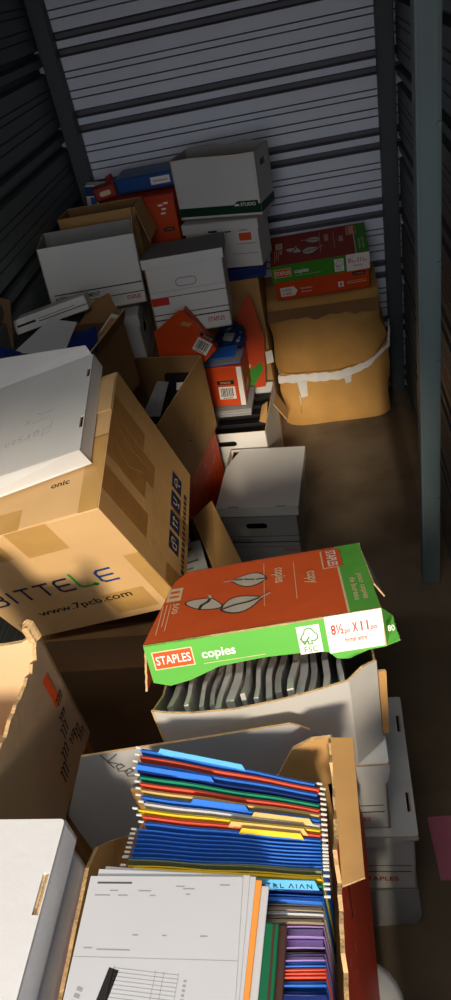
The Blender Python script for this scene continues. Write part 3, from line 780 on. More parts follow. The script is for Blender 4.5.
# ---------------- open carton AF right of the big box, with papers
w, d, h = .29, .34, .50
rootF = thing('cardboard_box', 'open brown cardboard box of papers half hidden right of the big logo box', 'box', (-.60, 1.665, 0), (19.6, 0, 0))
mb = MB(); tray(mb, w, d, h, .005, 'kraft_dull', 'kraft_dull', 'kraft_edge'); mb.build('body', rootF)
mb = MB(); mb.quad([(w / 2, -d / 2 + .02, h), (w / 2 + .085, -d / 2 + .02, h + .02), (w / 2 + .075, d / 2, h + .045), (w / 2, d / 2, h)], .004, 'kraft', 'kraft', 'kraft_edge'); mb.build('flap', rootF)
Mf = rootF.matrix_world.copy()
sp = [('magazine', 'grey printed magazine leaning out of the open box beside the logo box', 'magazine', [(.035, -.13, .34), (.125, -.13, .34), (.128, -.05, .57), (.03, -.05, .58)], .008, 'paper_grey'),
      ('envelope', 'white envelope standing above the grey magazine in the open box', 'envelope', [(.03, -.035, .40), (.105, -.035, .40), (.10, .0, .555), (.05, .0, .63)], .003, 'paper'),
      ('file_folder', 'black folder standing behind the white envelope in the open box', 'folder', [(.05, .06, .34), (.125, .06, .34), (.125, .085, .64), (.08, .085, .67)], .012, 'black'),
      ('file_folder', 'pale grey folder standing at the back of the open box of papers', 'folder', [(.03, .135, .30), (.12, .135, .30), (.12, .15, .66), (.06, .15, .81)], .004, 'white_card')]
sp = [(n_, l_, c_, [Mf @ V(p) for p in P_], t_, k_) for n_, l_, c_, P_, t_, k_ in sp]
for nm, lb, ct, P, th, k in sp:
    rs, mb = leafsheet(nm, lb, ct, P, th, k)
    if nm == 'magazine':
        P0 = V((0, 0, 0)); b = sum((V(p) for p in P), V()) / 4; b.z = min(p.z for p in P); A = V(P[0]) - b; uu = (V(P[1]) - V(P[0])).normalized(); vv = (V(P[3]) - V(P[0])); vv = (vv - uu * vv.dot(uu)).normalized()
        rr = random.Random(8)
        for i in range(9): mb.rect(.01, .05 + .022 * i, .01 + rr.uniform(.03, .06), .056 + .022 * i, A, uu, vv, 'ink_soft', .001)
    mb.build('cover' if 'folder' in nm else 'sheet', rs)

# ---------------- the big logo carton W
BIG = dict(loc=(-.669, 1.457, .725), rot=(1.8, 13.2, -12.1)); w, d, h = .482, .445, .439
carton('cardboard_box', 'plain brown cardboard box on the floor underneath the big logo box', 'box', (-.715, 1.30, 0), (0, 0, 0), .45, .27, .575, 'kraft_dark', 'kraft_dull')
rootW = thing('shipping_box', 'large tilted brown shipping box printed with blue and green company lettering', 'box', **BIG)
mb = MB(); mb.box((0, 0, h / 2), (w, d, h), 'kraft_light', .004)
O, u, v = faces(w, d, h)['F'][:3]
def thin_letter(ch, x, y, H, Wd, k):
    seg = {'B': [[(0, 0), (0, 1), (.75, 1), (1, .85), (1, .62), (.75, .52), (0, .52)], [(.75, .52), (1, .4), (1, .12), (.75, 0), (0, 0)]],
           'I': [[(.5, 0), (.5, 1)]], 'T': [[(0, 1), (1, 1)], [(.5, 1), (.5, 0)]],
           'E': [[(1, 1), (.2, 1), (0, .85), (0, .15), (.2, 0), (1, 0)], [(0, .5), (.9, .5)]],
           'L': [[(0, 1.25), (0, .15), (.2, 0), (.8, 0)], [(.8, .0), (.92, .08), (1.02, 0), (.92, -.08), (.8, 0)]]}[ch]
    for s_ in seg: mb.stroke([(x + a * Wd, y + b * H) for a, b in s_], H * .15, O, u, v, k, .001)
x0 = .028
for ch, wd, k in (('B', .034, 'navy_ink'), ('I', .012, 'navy_ink'), ('T', .036, 'navy_ink'), ('T', .036, 'navy_ink'), ('E', .036, 'navy_ink'), ('L', .042, 'logo_green'), ('E', .040, 'logo_blue')):
    thin_letter(ch, x0, .180, .050, wd * 1.08, k); x0 += wd * 1.08 + .0172
mb.text('www.7pcb.com', .105, .098, .026, O, u, v, 'ink', .008, width=.275)
mb.rect(.235, .338, .345, h - .001, O, u, v, 'tape_faint'); mb.rect(.12, .35, .20, h - .001, O, u, v, 'tape_faint'); mb.rect(.30, .03, .42, .125, O, u, v, 'tape_faint', .0004); mb.rect(w - .04, .04, w - .001, .26, O, u, v, 'tape_faint', .0004)
O, u, v = faces(w, d, h)['R'][:3]
mb.rect(.001, .0015, d - .001, h - .0015, O, u, v, 'kraft', .0003)
mb.rect(.225, .215, .300, h - .001, O, u, v, 'tape_kraft', .0007); mb.rect(.165, .255, .232, h - .001, O, u, v, 'tape_kraft', .0010); mb.rect(.305, .28, .36, h - .001, O, u, v, 'tape_kraft', .0007)
mb.rect(.06, .23, .13, h - .001, O, u, v, 'tape_kraft', .0007); mb.rect(.005, .0, .06, .12, O, u, v, 'tape_kraft', .0006); mb.rect(.18, .0, .25, .10, O, u, v, 'tape_kraft', .0006)
for pl in ([(.23, .42), (.20, .34), (.235, .27)], [(.28, .43), (.26, .33), (.27, .24)], [(.18, .42), (.15, .35), (.165, .29)], [(.33, .42), (.30, .36)]): mb.stroke(pl, .0016, O, u, v, 'kraft_light', .0016)
for i in range(4):
    y0 = .365 - .0685 * i - .05
    mb.rect(y0, .058, y0 + .055, .115, O, u, v, 'navy_ink', .0012)
    c = (y0 + .0275, .0865)
    if i == 0: sy = [[(-.015, .0), (-.008, .013), (.008, .013), (.015, 0), (-.015, 0)], [(0, 0), (0, -.016), (.006, -.018)]]
    elif i == 1: sy = [[(-.010, .016), (-.008, -.002), (0, -.006), (.008, -.002), (.010, .016)], [(0, -.006), (0, -.018)], [(-.008, -.018), (.008, -.018)]]
    elif i == 2: sy = [[(-.009, -.016), (-.009, .014)], [(-.014, .006), (-.009, .014), (-.004, .006)], [(.009, -.016), (.009, .014)], [(.004, .006), (.009, .014), (.014, .006)]]
    else: sy = [[(-.014, -.014), (-.014, .006), (.002, .006), (.002, -.014), (-.014, -.014)], [(-.004, .013), (.014, .013), (.014, -.008)]]
    for q in sy: mb.stroke([(c[0] + a, c[1] + b) for a, b in q], .0028, O, u, v, 'print_cream', .0018)
rr = random.Random(2); y0 = .05
while y0 < .33:
    L = rr.uniform(.008, .016); mb.rect(y0, .022, y0 + L, .040, O, u, v, 'ink_brown', .0012); y0 += L + .006
O, u, v = faces(w, d, h)['T'][:3]
mb.rect(.2, .001, .275, .06, O, u, v, 'tape_faint'); mb.rect(.43, .001, w - .002, .22, O, u, v, 'tape_faint'); mb.rect(.0, d / 2 - .002, w, d / 2 + .002, O, u, v, 'kraft_dull')
mb.text('www', .13, .062, .020, O, u, v, 'ink', .01, width=.05); mb.text('onic', .345, .098, .016, O, u, v, 'ink', .01, width=.05)
mb.build('body', rootW)
mb = MB(); mb.box((.215, .14, h + .003), (.05, .12, .004), 'kraft_light', .001); mb.build('flap', rootW)

# white lid lying on W (same tilt)
Mw = rootW.matrix_world.copy()
lx = .42; ly = .335; lh = .046
ang = R(1.5); cx_ = .208 - .5 * lx * math.cos(ang) - .5 * ly * math.sin(ang) * 1.0; cy_ = -.083 + .5 * ly * math.cos(ang) - .5 * lx * math.sin(ang)
rootX = thing('box_lid', 'white box lid with handwriting lying on the big logo box', 'lid')
rootX.matrix_world = Mw @ Matrix.Translation((cx_, cy_, h + .0065)) @ Matrix.Rotation(ang, 4, 'Z')
mb = MB(); lid_mesh(mb, lx, ly, lh, lh, .004, 'white_card', slots=[(lx / 2 - .007, -.075, 'y', .038), (lx / 2 - .007, .10, 'y', .032)])
O, u, v = faces(lx, ly, lh)['T'][:3]
hw = [[(.20, .10), (.205, .135), (.225, .14), (.222, .122), (.204, .116)], [(.235, .12), (.25, .125), (.247, .135), (.236, .13), (.237, .118), (.252, .12)], [(.262, .135), (.262, .12), (.265, .132), (.277, .137)],
      [(.292, .135), (.283, .137), (.284, .129), (.293, .127), (.291, .119), (.282, .12)], [(.300, .13), (.306, .137), (.312, .13), (.307, .122), (.300, .13)], [(.32, .122), (.322, .138), (.328, .137), (.331, .124)], [(.22, .08), (.26, .086)], [(.27, .085), (.275, .07), (.283, .086)], [(.20, .06), (.24, .062), (.25, .055)]]
for q in hw: mb.stroke([(.53 - a_ * 1.0, .23 - b_) for a_, b_ in q], .0011, O, u, v, 'ink_grey', .001)
mb.quad([(-lx / 2, -ly / 2 - .001, lh), (-lx / 2, -ly / 2 - .034, .004), (lx / 2 + .004, -ly / 2 - .006, .0), (lx / 2 - .002, -ly / 2 - .001, lh)], .003, 'white_card', 'white_card', 'kraft_edge')
mb.build('top', rootX)
mb = MB(); mb.quad([(-lx / 2, ly / 2 + .001, lh), (lx / 2 - .006, ly / 2 + .001, lh), (lx / 2 - .02, ly / 2 + .02, lh + .008), (lx / 2 - .11, ly / 2 + .062, lh + .024), (-lx / 2, ly / 2 + .12, lh + .03)][0:2] + [(lx / 2 - .02, ly / 2 + .03, lh + .012), (-lx / 2, ly / 2 + .12, lh + .04)], .003, 'white_card'); mb.build('flap', rootX)

# ---------------- left carton N with lid, paper, folder
carton('cardboard_box', 'narrow brown cardboard box on the floor along the left wall', 'box', (-.975, 2.08, 0), (0, 0, 0), .155, .60, .815, 'kraft_dull')
w, d, h = .315, .40, .245
rootN = thing('cardboard_box', 'open brown cardboard box with raised flaps near the left wall', 'box', (-.888, 2.13, .835), (-10, 0, 0))
mb = MB(); tray(mb, w, d, h, .005, 'kraft_dull', 'kraft_dark', 'kraft_dull'); mb.build('body', rootN)
mb = MB(); mb.quad([(-w / 2 + .14, d / 2 - .004, h), (w / 2, d / 2 - .004, h), (w / 2 - .03, d / 2 + .01, h + .10), (w / 2 - .10, d / 2 + .02, h + .075)], .004, 'kraft_dull', 'kraft_dull', 'kraft_edge'); mb.build('flap', rootN)
mb = MB(); mb.quad([(w / 2, -d / 2, h), (w / 2, d / 2, h), (w / 2 + .03, d / 2 - .02, h + .055), (w / 2 + .04, -d / 2 + .05, h + .06)][::-1], .004, 'kraft_dull', 'kraft_dull', 'kraft_edge'); mb.build('flap', rootN)
mb = MB(); mb.quad([(w / 2 - .03, d / 2 - .20, h + .02), (w / 2 + .01, d / 2 - .20, h + .03), (w / 2 + .02, d / 2 - .05, h + .04), (w / 2 - .01, d / 2 - .05, h + .05)], .003, 'white_card', 'kraft', 'kraft_edge'); tag(mb.build('flap', rootN), 'white lined flap')
rs = thing('box_lid', 'narrow white lid with printed line behind the open left box', 'lid', (-.925, 2.262, 1.128), (8, -10, -8))
mb = MB(); mb.box((-.008, .04, .027), (.275, .09, .05), 'white_card', .002)
O = V((-.1525, -.0055, .002)); mb.rect(.02, .022, .09, .030, O, X3, Z3, 'ink', .0008); mb.rect(.10, .018, .28, .021, O, X3, Z3, 'ink', .0008); mb.rect(.10, .028, .24, .030, O, X3, Z3, 'ink_soft', .0008); mb.build('top', rs)
P = [at(14, 352, Y=1.99), at(63, 356, Y=1.99), at(77, 322, Y=2.14), at(50, 319, Y=2.14)]
rs, mb = leafsheet('paper_sheet', 'large white sheet sticking out of the open left box', 'paper', P, .003, 'paper'); mb.build('sheet', rs)
P = [at(60, 358, Y=1.99), at(97, 350, Y=1.99), at(96, 326, Y=2.1), at(74, 334, Y=2.1)]
rs, mb = leafsheet('file_folder', 'blue folder beside the white sheet in the open left box', 'folder', P, .006, 'blue_dark'); mb.build('cover', rs)
P = [at(-6, 372, Y=1.86), at(26, 366, Y=1.86), at(21, 352, Y=1.95), at(-6, 345, Y=1.95)]
rs, mb = leafsheet('file_folder', 'dark blue folder at the left edge behind the white handwritten lid', 'folder', P, .006, 'blue_dark'); mb.build('cover', rs)
P = [at(-8, 350, Y=2.16), at(14, 348, Y=2.16), at(10, 300, Y=2.22), at(-8, 296, Y=2.22)]
rs, mb = leafsheet('cardboard_sheet', 'dark brown cardboard piece standing against the left wall', 'cardboard', P, .005, 'kraft_dark'); mb.build('sheet', rs)
# ---------------- right front stack: r, q, p, then the white box Z with its load and the paper-case lid Y
def wavy(n, z, amp, seed):
    rr_ = random.Random(seed); return [z + rr_.uniform(-amp, amp) for _ in range(n)]
w, d, h = .42, .37, .195
rootr = thing('storage_box', 'crushed grey box on the floor at the bottom of the right front stack', 'box', (-.130, .935, 0), (0, 0, 0))
mb = MB()
def fr(c): return ((c.x - .5) * w + .008 * math.sin(3 * c.z), (c.y - .5) * d - .01 * math.sin(math.pi * c.z) * (1 - c.y), c.z * h)
soft_case(mb, fr, 'grey_card', 14, .006, 11.); mb.build('body', rootr)
w, d, h = .40, .34, .27
rootq = thing('storage_box', 'white lidded file box second from the floor in the right front stack', 'box', (-.118, .925, .202), (-1, 0, 0))
mb = MB(); tray(mb, w, d, h - .004, .004, 'white_card', 'grey_card', 'kraft_edge')
O, u, v = faces(w, d, h)['F'][:3]
mb.rect(.0, .118, w - .01, .121, O, u, v, 'ink'); mb.rect(.0, .088, w - .01, .092, O, u, v, 'ink'); mb.text('STAPLES', w - .125, .045, .020, O, u, v, 'logo_red', .02, width=.085)
mb.build('body', rootq)
mb = MB(); w2, d2 = w + .014, d + .014
lid_mesh(mb, w2, d2, h, .02, .003, 'white_card', slots=[(w2 / 2 - .012, -.10, 'y', .045), (w2 / 2 - .012, .10, 'y', .045)])
sk = [(w2 * i / 14, -(.030 + .022 * math.sin(i * .75 + .4) + .006 * math.sin(i * 2.2))) for i in range(15)]
mb.plate(sk + [(w2, 0), (0, 0)], (-w2 / 2, -d2 / 2 - .004, h), X3, Z3, .003, 'white_card', 'white_card', 'kraft_edge'); mb.build('lid', rootq)
w, d, h = .325, .31, .262
rootp = thing('storage_box', 'white file box with torn lid edge third from the floor in the right front stack', 'box', (-.135, .915, .476), (1, 0, 0))
mb = MB(); tray(mb, w, d, h - .004, .004, 'white_card', 'grey_card', 'kraft_edge')
O, u, v = faces(w, d, h)['F'][:3]
mb.rect(.0, .095, w - .01, .098, O, u, v, 'ink'); mb.rect(.0, .068, w - .01, .072, O, u, v, 'ink'); mb.text('STAPLES', w - .10, .035, .014, O, u, v, 'logo_red', .02, width=.06)
mb.build('body', rootp)
mb = MB(); w2, d2 = w + .012, d + .012; lid_mesh(mb, w2, d2, h, .02, .003, 'white_card')
sk = [(0, -.04), (w2 * .4, -.06), (w2 * .62, -.10), (w2 * .74, -.125), (w2 * .82, -.118), (w2 * .9, -.10), (w2 * .985, -.058), (w2, -.02), (w2, 0), (0, 0)]
mb.plate(sk, (-w2 / 2, -d2 / 2 - .004, h), X3, Z3, .003, 'white_card', 'white_card', 'kraft_edge'); mb.build('lid', rootp)

# white box Z: open, one corner crushed in
rootZ = thing('storage_box', 'open white box packed with grey folders under the foreground copy paper lid', 'box', (-.175, .89, .742))
FP = [(-.371, .722), (-.021, .757), (.030, .805), (.022, 1.05), (-.365, 1.05)]
hz = .258; bz = V((-.175, .89, 0))
FP = [V((a, b, 0)) - bz for a, b in FP]
mb = MB()
for i in range(5):
    a, b = FP[i], FP[(i + 1) % 5]; L = (b - a).length; uu = (b - a).normalized()
    if i == 0: lp = [(0, 0), (L, 0), (L, hz), (L * .8, hz - .018), (L * .6, hz - .030), (L * .4, hz - .036), (L * .2, hz - .030), (L * .08, hz - .02), (0, hz - .008)]
    elif i == 1: lp = [(0, 0), (L, 0), (L, hz - .01), (L * .5, hz + .004), (0, hz)]
    elif i == 2: lp = [(0, 0), (L, 0), (L, hz - .085), (0, hz - .045)]
    elif i == 3: lp = [(0, 0), (L, 0), (L, hz - .075), (0, hz - .075)]
    else: lp = [(0, 0), (L, 0), (L, hz - .008), (L * .8, hz - .05), (0, hz - .085)]
    mb.plate(lp, a, uu, Z3, .004, 'card_dull', 'grey_card', 'kraft_edge')
mb.add([p + V((0, 0, .001)) for p in FP] + [p + V((0, 0, .005)) for p in FP], [(4, 3, 2, 1, 0), (5, 6, 7, 8, 9)], 'grey_card')
mb.build('body', rootZ)
mb = MB(); a = FP[2]; mb.quad([a + V((.002, .002, .02)), a + V((.014, .006, .015)), a + V((.016, .006, hz - .05)), a + V((.002, .002, hz - .045))], .005, 'kraft', 'kraft', 'kraft_edge'); mb.build('flap', rootZ)
rr = random.Random(12)
NS = 15
for i in range(NS):
    x = -.338 + i * .0213
    y0 = .735 + .1 * (x + .371) + rr.uniform(.004, .016); y1 = 1.03
    if x > -.05: y0 = max(y0, .775 + (x + .05) * .6)
    top0 = .972 + rr.uniform(-.02, .006); top1 = .862 + rr.uniform(-.01, .004)
    r = thing('paper_folder', 'grey paper folder standing upright in the open white box under copy lid', 'folder', (x, (y0 + y1) / 2, .752), (rr.uniform(-1.5, .5), 0, rr.uniform(-1.5, 1.5)), 'grey folders packed in the open white box')
    mb = MB(); c = (y0 + y1) / 2
    th = rr.choice((.009, .012, .016))
    nq = 8
    A = [V((-th / 2 + .003 * math.sin(q * 1.3 + i), lerp(y0, y1, q / nq) - c, 0)) for q in range(nq + 1)]
    vs = []
    for q, p in enumerate(A):
        t = lerp(top0, top1, q / nq) - .752
        vs += [p, p + V((th, 0, 0)), p + V((th, 0, t)), p + V((0, 0, t - .004))]
    fs = []
    for q in range(nq):
        b = q * 4
        fs += [(b, b + 4, b + 5, b + 1), (b + 1, b + 5, b + 6, b + 2), (b + 2, b + 6, b + 7, b + 3), (b + 3, b + 7, b + 4, b)]
    fs += [(0, 1, 2, 3), (4 * nq + 3, 4 * nq + 2, 4 * nq + 1, 4 * nq)]
    mb.add(vs, fs, ('sleeve_grey', 'sleeve_pale', 'sleeve_pale')[i % 3]); mb.build('cover', r)

# lid Y
w, d, s = .437, .285, .078
rootY = thing('box_lid', 'orange and green copy paper lid with leaf print lying over the open white box', 'lid', (-.176, .952, .931), (4.5, -17.7, -1.7))
zt = .087
mb = MB()
mb.plate([(0, 0), (w, 0), (w - .002, d * .5), (w - .008, d), (w * .5, d + .002), (w * .13, d), (w * .075, d * .86), (w * .05, d * .62)], (-w / 2, -d / 2, zt), X3, Y3, .004, 'orange_lid', 'kraft', 'kraft_edge')
sk = [(0, -.004), (.03, -.016), (.07, -.010), (w * .3, .010), (w * .5, .014), (w * .7, .010), (w * .76, .004), (w * .79, -.012), (w * .84, -.016), (w * .92, -.004), (w, -.002)]
mb.plate(sk + [(w, s), (0, s)], (-w / 2, -d / 2, zt - s), X3, Z3, .004, 'green', 'kraft', 'kraft_edge')
mb.plate([(0, 0), (w * .86, 0), (w * .86, s), (0, s)], (w / 2, d / 2, zt - s), -X3, Z3, .004, 'green', 'kraft', 'kraft_edge')
copy_lid(mb, w, d, s, zt, 'orange_lid', 'green', True)
mb.build('top', rootY)
mb = MB(); x = w / 2
mb.quad([(x, -d / 2, zt), (x, -d / 2 - .002, zt - s), (x + .028, -d / 2 + .018, zt - s - .006), (x + .024, -d / 2 + .06, zt - s * .7), (x, -d / 2 + .09, zt)][:4], .003, 'green', 'grey_card', 'kraft_edge', jag=.005, jagedge=(2,))
mb.text('80', x + .006, 0, .012, V((0, -d / 2 - .0015, zt - s * .62)), X3, Z3, 'print_white', .01, width=.012)
mb.quad([(x - .004, d / 2 - .04, zt), (x, -d / 2 + .09, zt), (x + .016, -d / 2 + .09, zt - .03), (x + .012, d / 2 - .06, zt - .045)][::-1], .003, 'grey_card', 'grey_card', 'kraft_edge', jag=.004, jagedge=(0,))
mb.build('flap', rootY)
mb = MB(); mb.quad([(-x + .02, d / 2 - .115, zt - .002), (-x, -d / 2 + .004, zt - .004), (-x - .016, -d / 2 - .012, zt - s - .012), (-x + .005, d / 2 - .12, zt - s)][::-1], .004, 'kraft', 'orange_lid', 'kraft_edge', jag=.004, jagedge=(1,)); tag(mb.build('flap', rootY), 'brown inner flap'); 

# ---------------- left front: carton AD, lidded box AB and what carries them
carton('cardboard_box', 'brown cardboard box on the floor under the torn brown box at front left', 'box', (-.728, .665, 0), (0, 0, 0), .27, .34, .77, 'kraft_dull')
w, d, h = .28, .35, .305
rootAD = thing('cardboard_box', 'torn open tan cardboard box with ragged top edge at the left edge', 'box', (-.724, .664, .775), (-1.5, 0, 0))
mb = MB()
rr = random.Random(9)
jr = [h - .004 + rr.uniform(-.006, .004) for _ in range(25)]
jr[-1] = h + .022; jr[-2] = h + .014; jr[-3] = h + .004; jr[-4] = h - .012; jr[-6] = h - .014
tray(mb, w, d, h, .007, 'kraft_tan', 'kraft_pale', 'kraft_edge', tops={'R': jr, 'B': [h + .022, h - .004, h - .01, h - .012, h - .004, h - .008, h, h]})
O, u, v = faces(w, d, h)['R'][:3]
mb.rect(d - .060, h - .135, d - .038, h - .055, O, u, v, 'logo_orange', .0008)
for i, (a, b, L) in enumerate(((.30, .165, .03), (.285, .135, .02), (.27, .10, .05), (.24, .07, .05), (.21, .045, .06), (.28, .065, .03), (.30, .05, .04), (.31, .03, .03))):
    for q in range(3):
        mb.stroke([(a + .010 * q, b), (a + .010 * q + .004, b + L * .5), (a + .010 * q - .002, b + L * .55)], .004, O, u, v, 'ink_brown')
mb.build('body', rootAD)
mb = MB()
for k in range(12):
    a = k / 12 * 2 * math.pi
vs = [(w / 2 - .006 + .012 * math.cos(a) * (1 + .3 * math.sin(3 * a)), d / 2 - .012 + .012 * math.sin(a), 0) for a in [i * .5236 for i in range(12)]]
mb.add([V(p) + V((0, 0, h + .012)) for p in vs] + [V(p) + V((-.004, .002, h + .046 + .006 * math.sin(i * 2.3))) for i, p in enumerate(vs)], [(i, (i + 1) % 12, 12 + (i + 1) % 12, 12 + i) for i in range(12)] + [tuple(range(12, 24)), tuple(reversed(range(12)))], 'kraft_edge'); tag(mb.build('torn_corner', rootAD), 'ragged pale torn corner')
mb = MB(); mb.quad([(-w / 2 + .006, d / 2 - .004, h - .004), (-.015, d / 2 - .004, h - .004), (-.03, d / 2 + .006, h + .10), (-w / 2 + .012, d / 2 + .008, h + .125)], .005, 'kraft_pale', 'kraft_tan', 'kraft_edge', jag=.006, jagedge=(2,)); mb.build('flap', rootAD)  # unseen raised flap, added to shade the left front of the logo box
w, d, h = .415, .40, .27
w2, d2 = w + .016, d + .016
carton('cardboard_box', 'tall brown cardboard box under the white box in the bottom left corner', 'box', (-.65, .285, 0), (0, 0, 0), .40, .38, .82, 'kraft_dull')
rootAB = thing('storage_box', 'white corrugated box with slotted lid in the bottom left corner', 'box', (-.652, .272, .826), (-1, 0, 0))
mb = MB(); tray(mb, w, d, h - .005, .005, 'white_bright', 'grey_card', 'kraft_edge'); mb.build('body', rootAB)
mb = MB(); lid_mesh(mb, w2, d2, h, .055, .005, 'white_bright', slots=[(w2 / 2 - .006, .108, 'y', .052), (w2 / 2 - .006, -.09, 'y', .052)]); 
mb.build('lid', rootAB)
mb = MB(); mb.quad([(w2 / 2 - .011, .082, h - .012), (w2 / 2 - .002, .082, h - .012), (w2 / 2 - .002, .134, h - .012), (w2 / 2 - .011, .134, h - .012)], .002, 'kraft', 'kraft', 'kraft_edge'); mb.build('tab', rootAB)

carton('cardboard_box', 'added unseen brown cardboard box on the floor at the right of the doorway, below another', 'box', (.178, -.11, 0), (0, 0, 0), .32, .36, .62, 'kraft')  # unseen stack added to shade the aisle and the right front stack
carton('cardboard_box', 'added unseen upper brown cardboard box stacked at the right of the doorway', 'box', (.178, -.11, .625), (0, 0, 0), .315, .35, .615, 'kraft')  # top of the added stack, sets the height of its shadow
# ---------------- the file box in front
rootBin = thing('plastic_bin', 'tall white plastic bin with rounded corners under the file box', 'bin', (-.195, .27, 0))
def rrect(w, d, r, n=6):
    p = []
    for cx, cy, t0 in ((w / 2 - r, -d / 2 + r, -90), (w / 2 - r, d / 2 - r, 0), (-w / 2 + r, d / 2 - r, 90), (-w / 2 + r, -d / 2 + r, 180)):
        for i in range(n + 1): t = R(t0 + 90 * i / n); p.append(V((cx + r * math.cos(t), cy + r * math.sin(t), 0)))
    return p
mb = MB(); rings = [rrect(.36, .28, .05), rrect(.40, .32, .06), rrect(.42, .34, .065), rrect(.42, .34, .065), rrect(.40, .32, .06)]
zs = [0, .66, .665, .69, .705]; vs = []; fs = []
for rg, z in zip(rings, zs): vs += [p + V((0, 0, z)) for p in rg]
n_ = len(rings[0])
for j in range(4):
    for i in range(n_): fs.append((j * n_ + i, j * n_ + (i + 1) % n_, (j + 1) * n_ + (i + 1) % n_, (j + 1) * n_ + i))
fs.append(tuple(reversed(range(n_)))); fs.append(tuple(4 * n_ + i for i in range(n_))); mb.add(vs, fs, 'plastic_white', True); mb.build('body', rootBin)

XL, XR, YF, YBk, ZB, ZT = -.438, -.056, .10, .664, .712, .985
rootFB = thing('file_box', 'open cardboard file box with red outside full of coloured folders in front', 'box', ((XL + XR) / 2, (YF + YBk) / 2, ZB))
bx = V(((XL + XR) / 2, (YF + YBk) / 2, ZB)); w, d, h = XR - XL, YBk - YF, ZT - ZB
mb = MB(); rr = random.Random(21)
jr = [h + rr.uniform(-.007, .005) + .006 * math.sin(i * .9) for i in range(33)]
jr[20] += .012; jr[21] += .018; jr[22] += .008
jl = [h - .04 + .012 * math.sin(i) for i in range(3)]
jl = [h - .25, h - .215, h - .16, h - .09, h - .03] + [h - .01 + rr.uniform(-.003, .003) for _ in range(10)]
tray(mb, w, d, h, .006, 'red_box', 'kraft', 'kraft_edge', tops={'L': jl, 'B': [h, h - .004, h - .03, h - .11, h - .14, h - .14, h - .14, h - .14, h - .14, h - .14, h - .14, h - .14]}, skip='R')
O, u, v = V((w / 2 + .034, -d / 2, 0)), Y3, V((-.034, 0, h)).normalized()
mb.plate(top_loop(d, h, jr), O, u, v, .006, 'red_box', 'kraft', 'kraft_edge')
mb.quad([(w / 2 - .02, -d / 2, .0), (w / 2 + .03, -d / 2, 0), (w / 2, -d / 2, h), (w / 2 - .02, -d / 2, h)], .006, 'red_box', 'kraft', 'kraft_edge')
mb.quad([(w / 2 - .02, d / 2, .0), (w / 2 - .02, d / 2, h - .14), (w / 2 + .01, d / 2, h - .14), (w / 2 + .03, d / 2, 0)], .006, 'red_box', 'kraft', 'kraft_edge')
mb.patch([(d - .245, h - .075), (d - .175, h - .035), (d - .172, h - .028), (d - .185, h - .03), (d - .25, h - .068)], O, u, v, 'ink', .001)
for i in range(14):
    a, b = rr.uniform(.1, .34), rr.uniform(h - .09, h - .02); mb.stroke([(a, b), (a + rr.uniform(.004, .012), b + rr.uniform(-.006, .006))], .0022, O, u, v, 'print_cream')
mb.build('body', rootFB)
mb = MB()
fl = [V((XR - .002, .655, .986)), V((-.022, .650, .990)), V((-.0225, .53, .990)), V((-.022, .436, .986)), V((XR + .002, .426, .986))]
o0 = fl[0] - bx; uu = (fl[1] - fl[0]).normalized(); nn = (fl[1] - fl[0]).cross(fl[4] - fl[0]).normalized(); vv = nn.cross(uu)
lp = [((p - bx - o0).dot(uu), (p - bx - o0).dot(vv)) for p in fl]
a_ = sum(lp[i][0] * lp[(i + 1) % 5][1] - lp[(i + 1) % 5][0] * lp[i][1] for i in range(5))
if a_ < 0: lp.reverse()
mb.plate(lp, o0, uu, vv, .005, 'red_box', 'kraft', 'kraft_edge') if nn.z < 0 else mb.plate(lp, o0, uu, vv, .005, 'kraft', 'red_box', 'kraft_edge')
tag(mb.build('flap', rootFB), 'brown flap folded outward')
# white sheet with the handwritten word, standing behind the file box
rootKp = thing('cardboard_sheet', 'flattened white cardboard sheet with handwriting standing behind the coloured folders', 'cardboard', (-.35, .684, 0), (6, 0, 0))
O = V((-.27, 0, 0)); mb = MB()
lp = [(.06, 0), (.52, 0), (.525, .93), (.512, .942), (.492, .955), (.32, .950), (.115, .946), (.03, .76)]
mb.plate(lp, O, X3, Z3, .004, 'grey_card', 'kraft', 'kraft_edge')
for q in ([(.150, .945), (.163, .90)], [(.178, .94), (.157, .922), (.180, .905)], [(.170, .895), (.182, .90), (.178, .910), (.168, .905), (.168, .888), (.184, .884)], [(.180, .876), (.194, .882), (.190, .892), (.179, .886), (.180, .868), (.196, .866)], [(.190, .840), (.206, .878), (.216, .866), (.207, .852), (.197, .858)]):
    mb.stroke(q, .0025, O, X3, Z3, 'ink_soft', .001)
mb.build('sheet', rootKp)

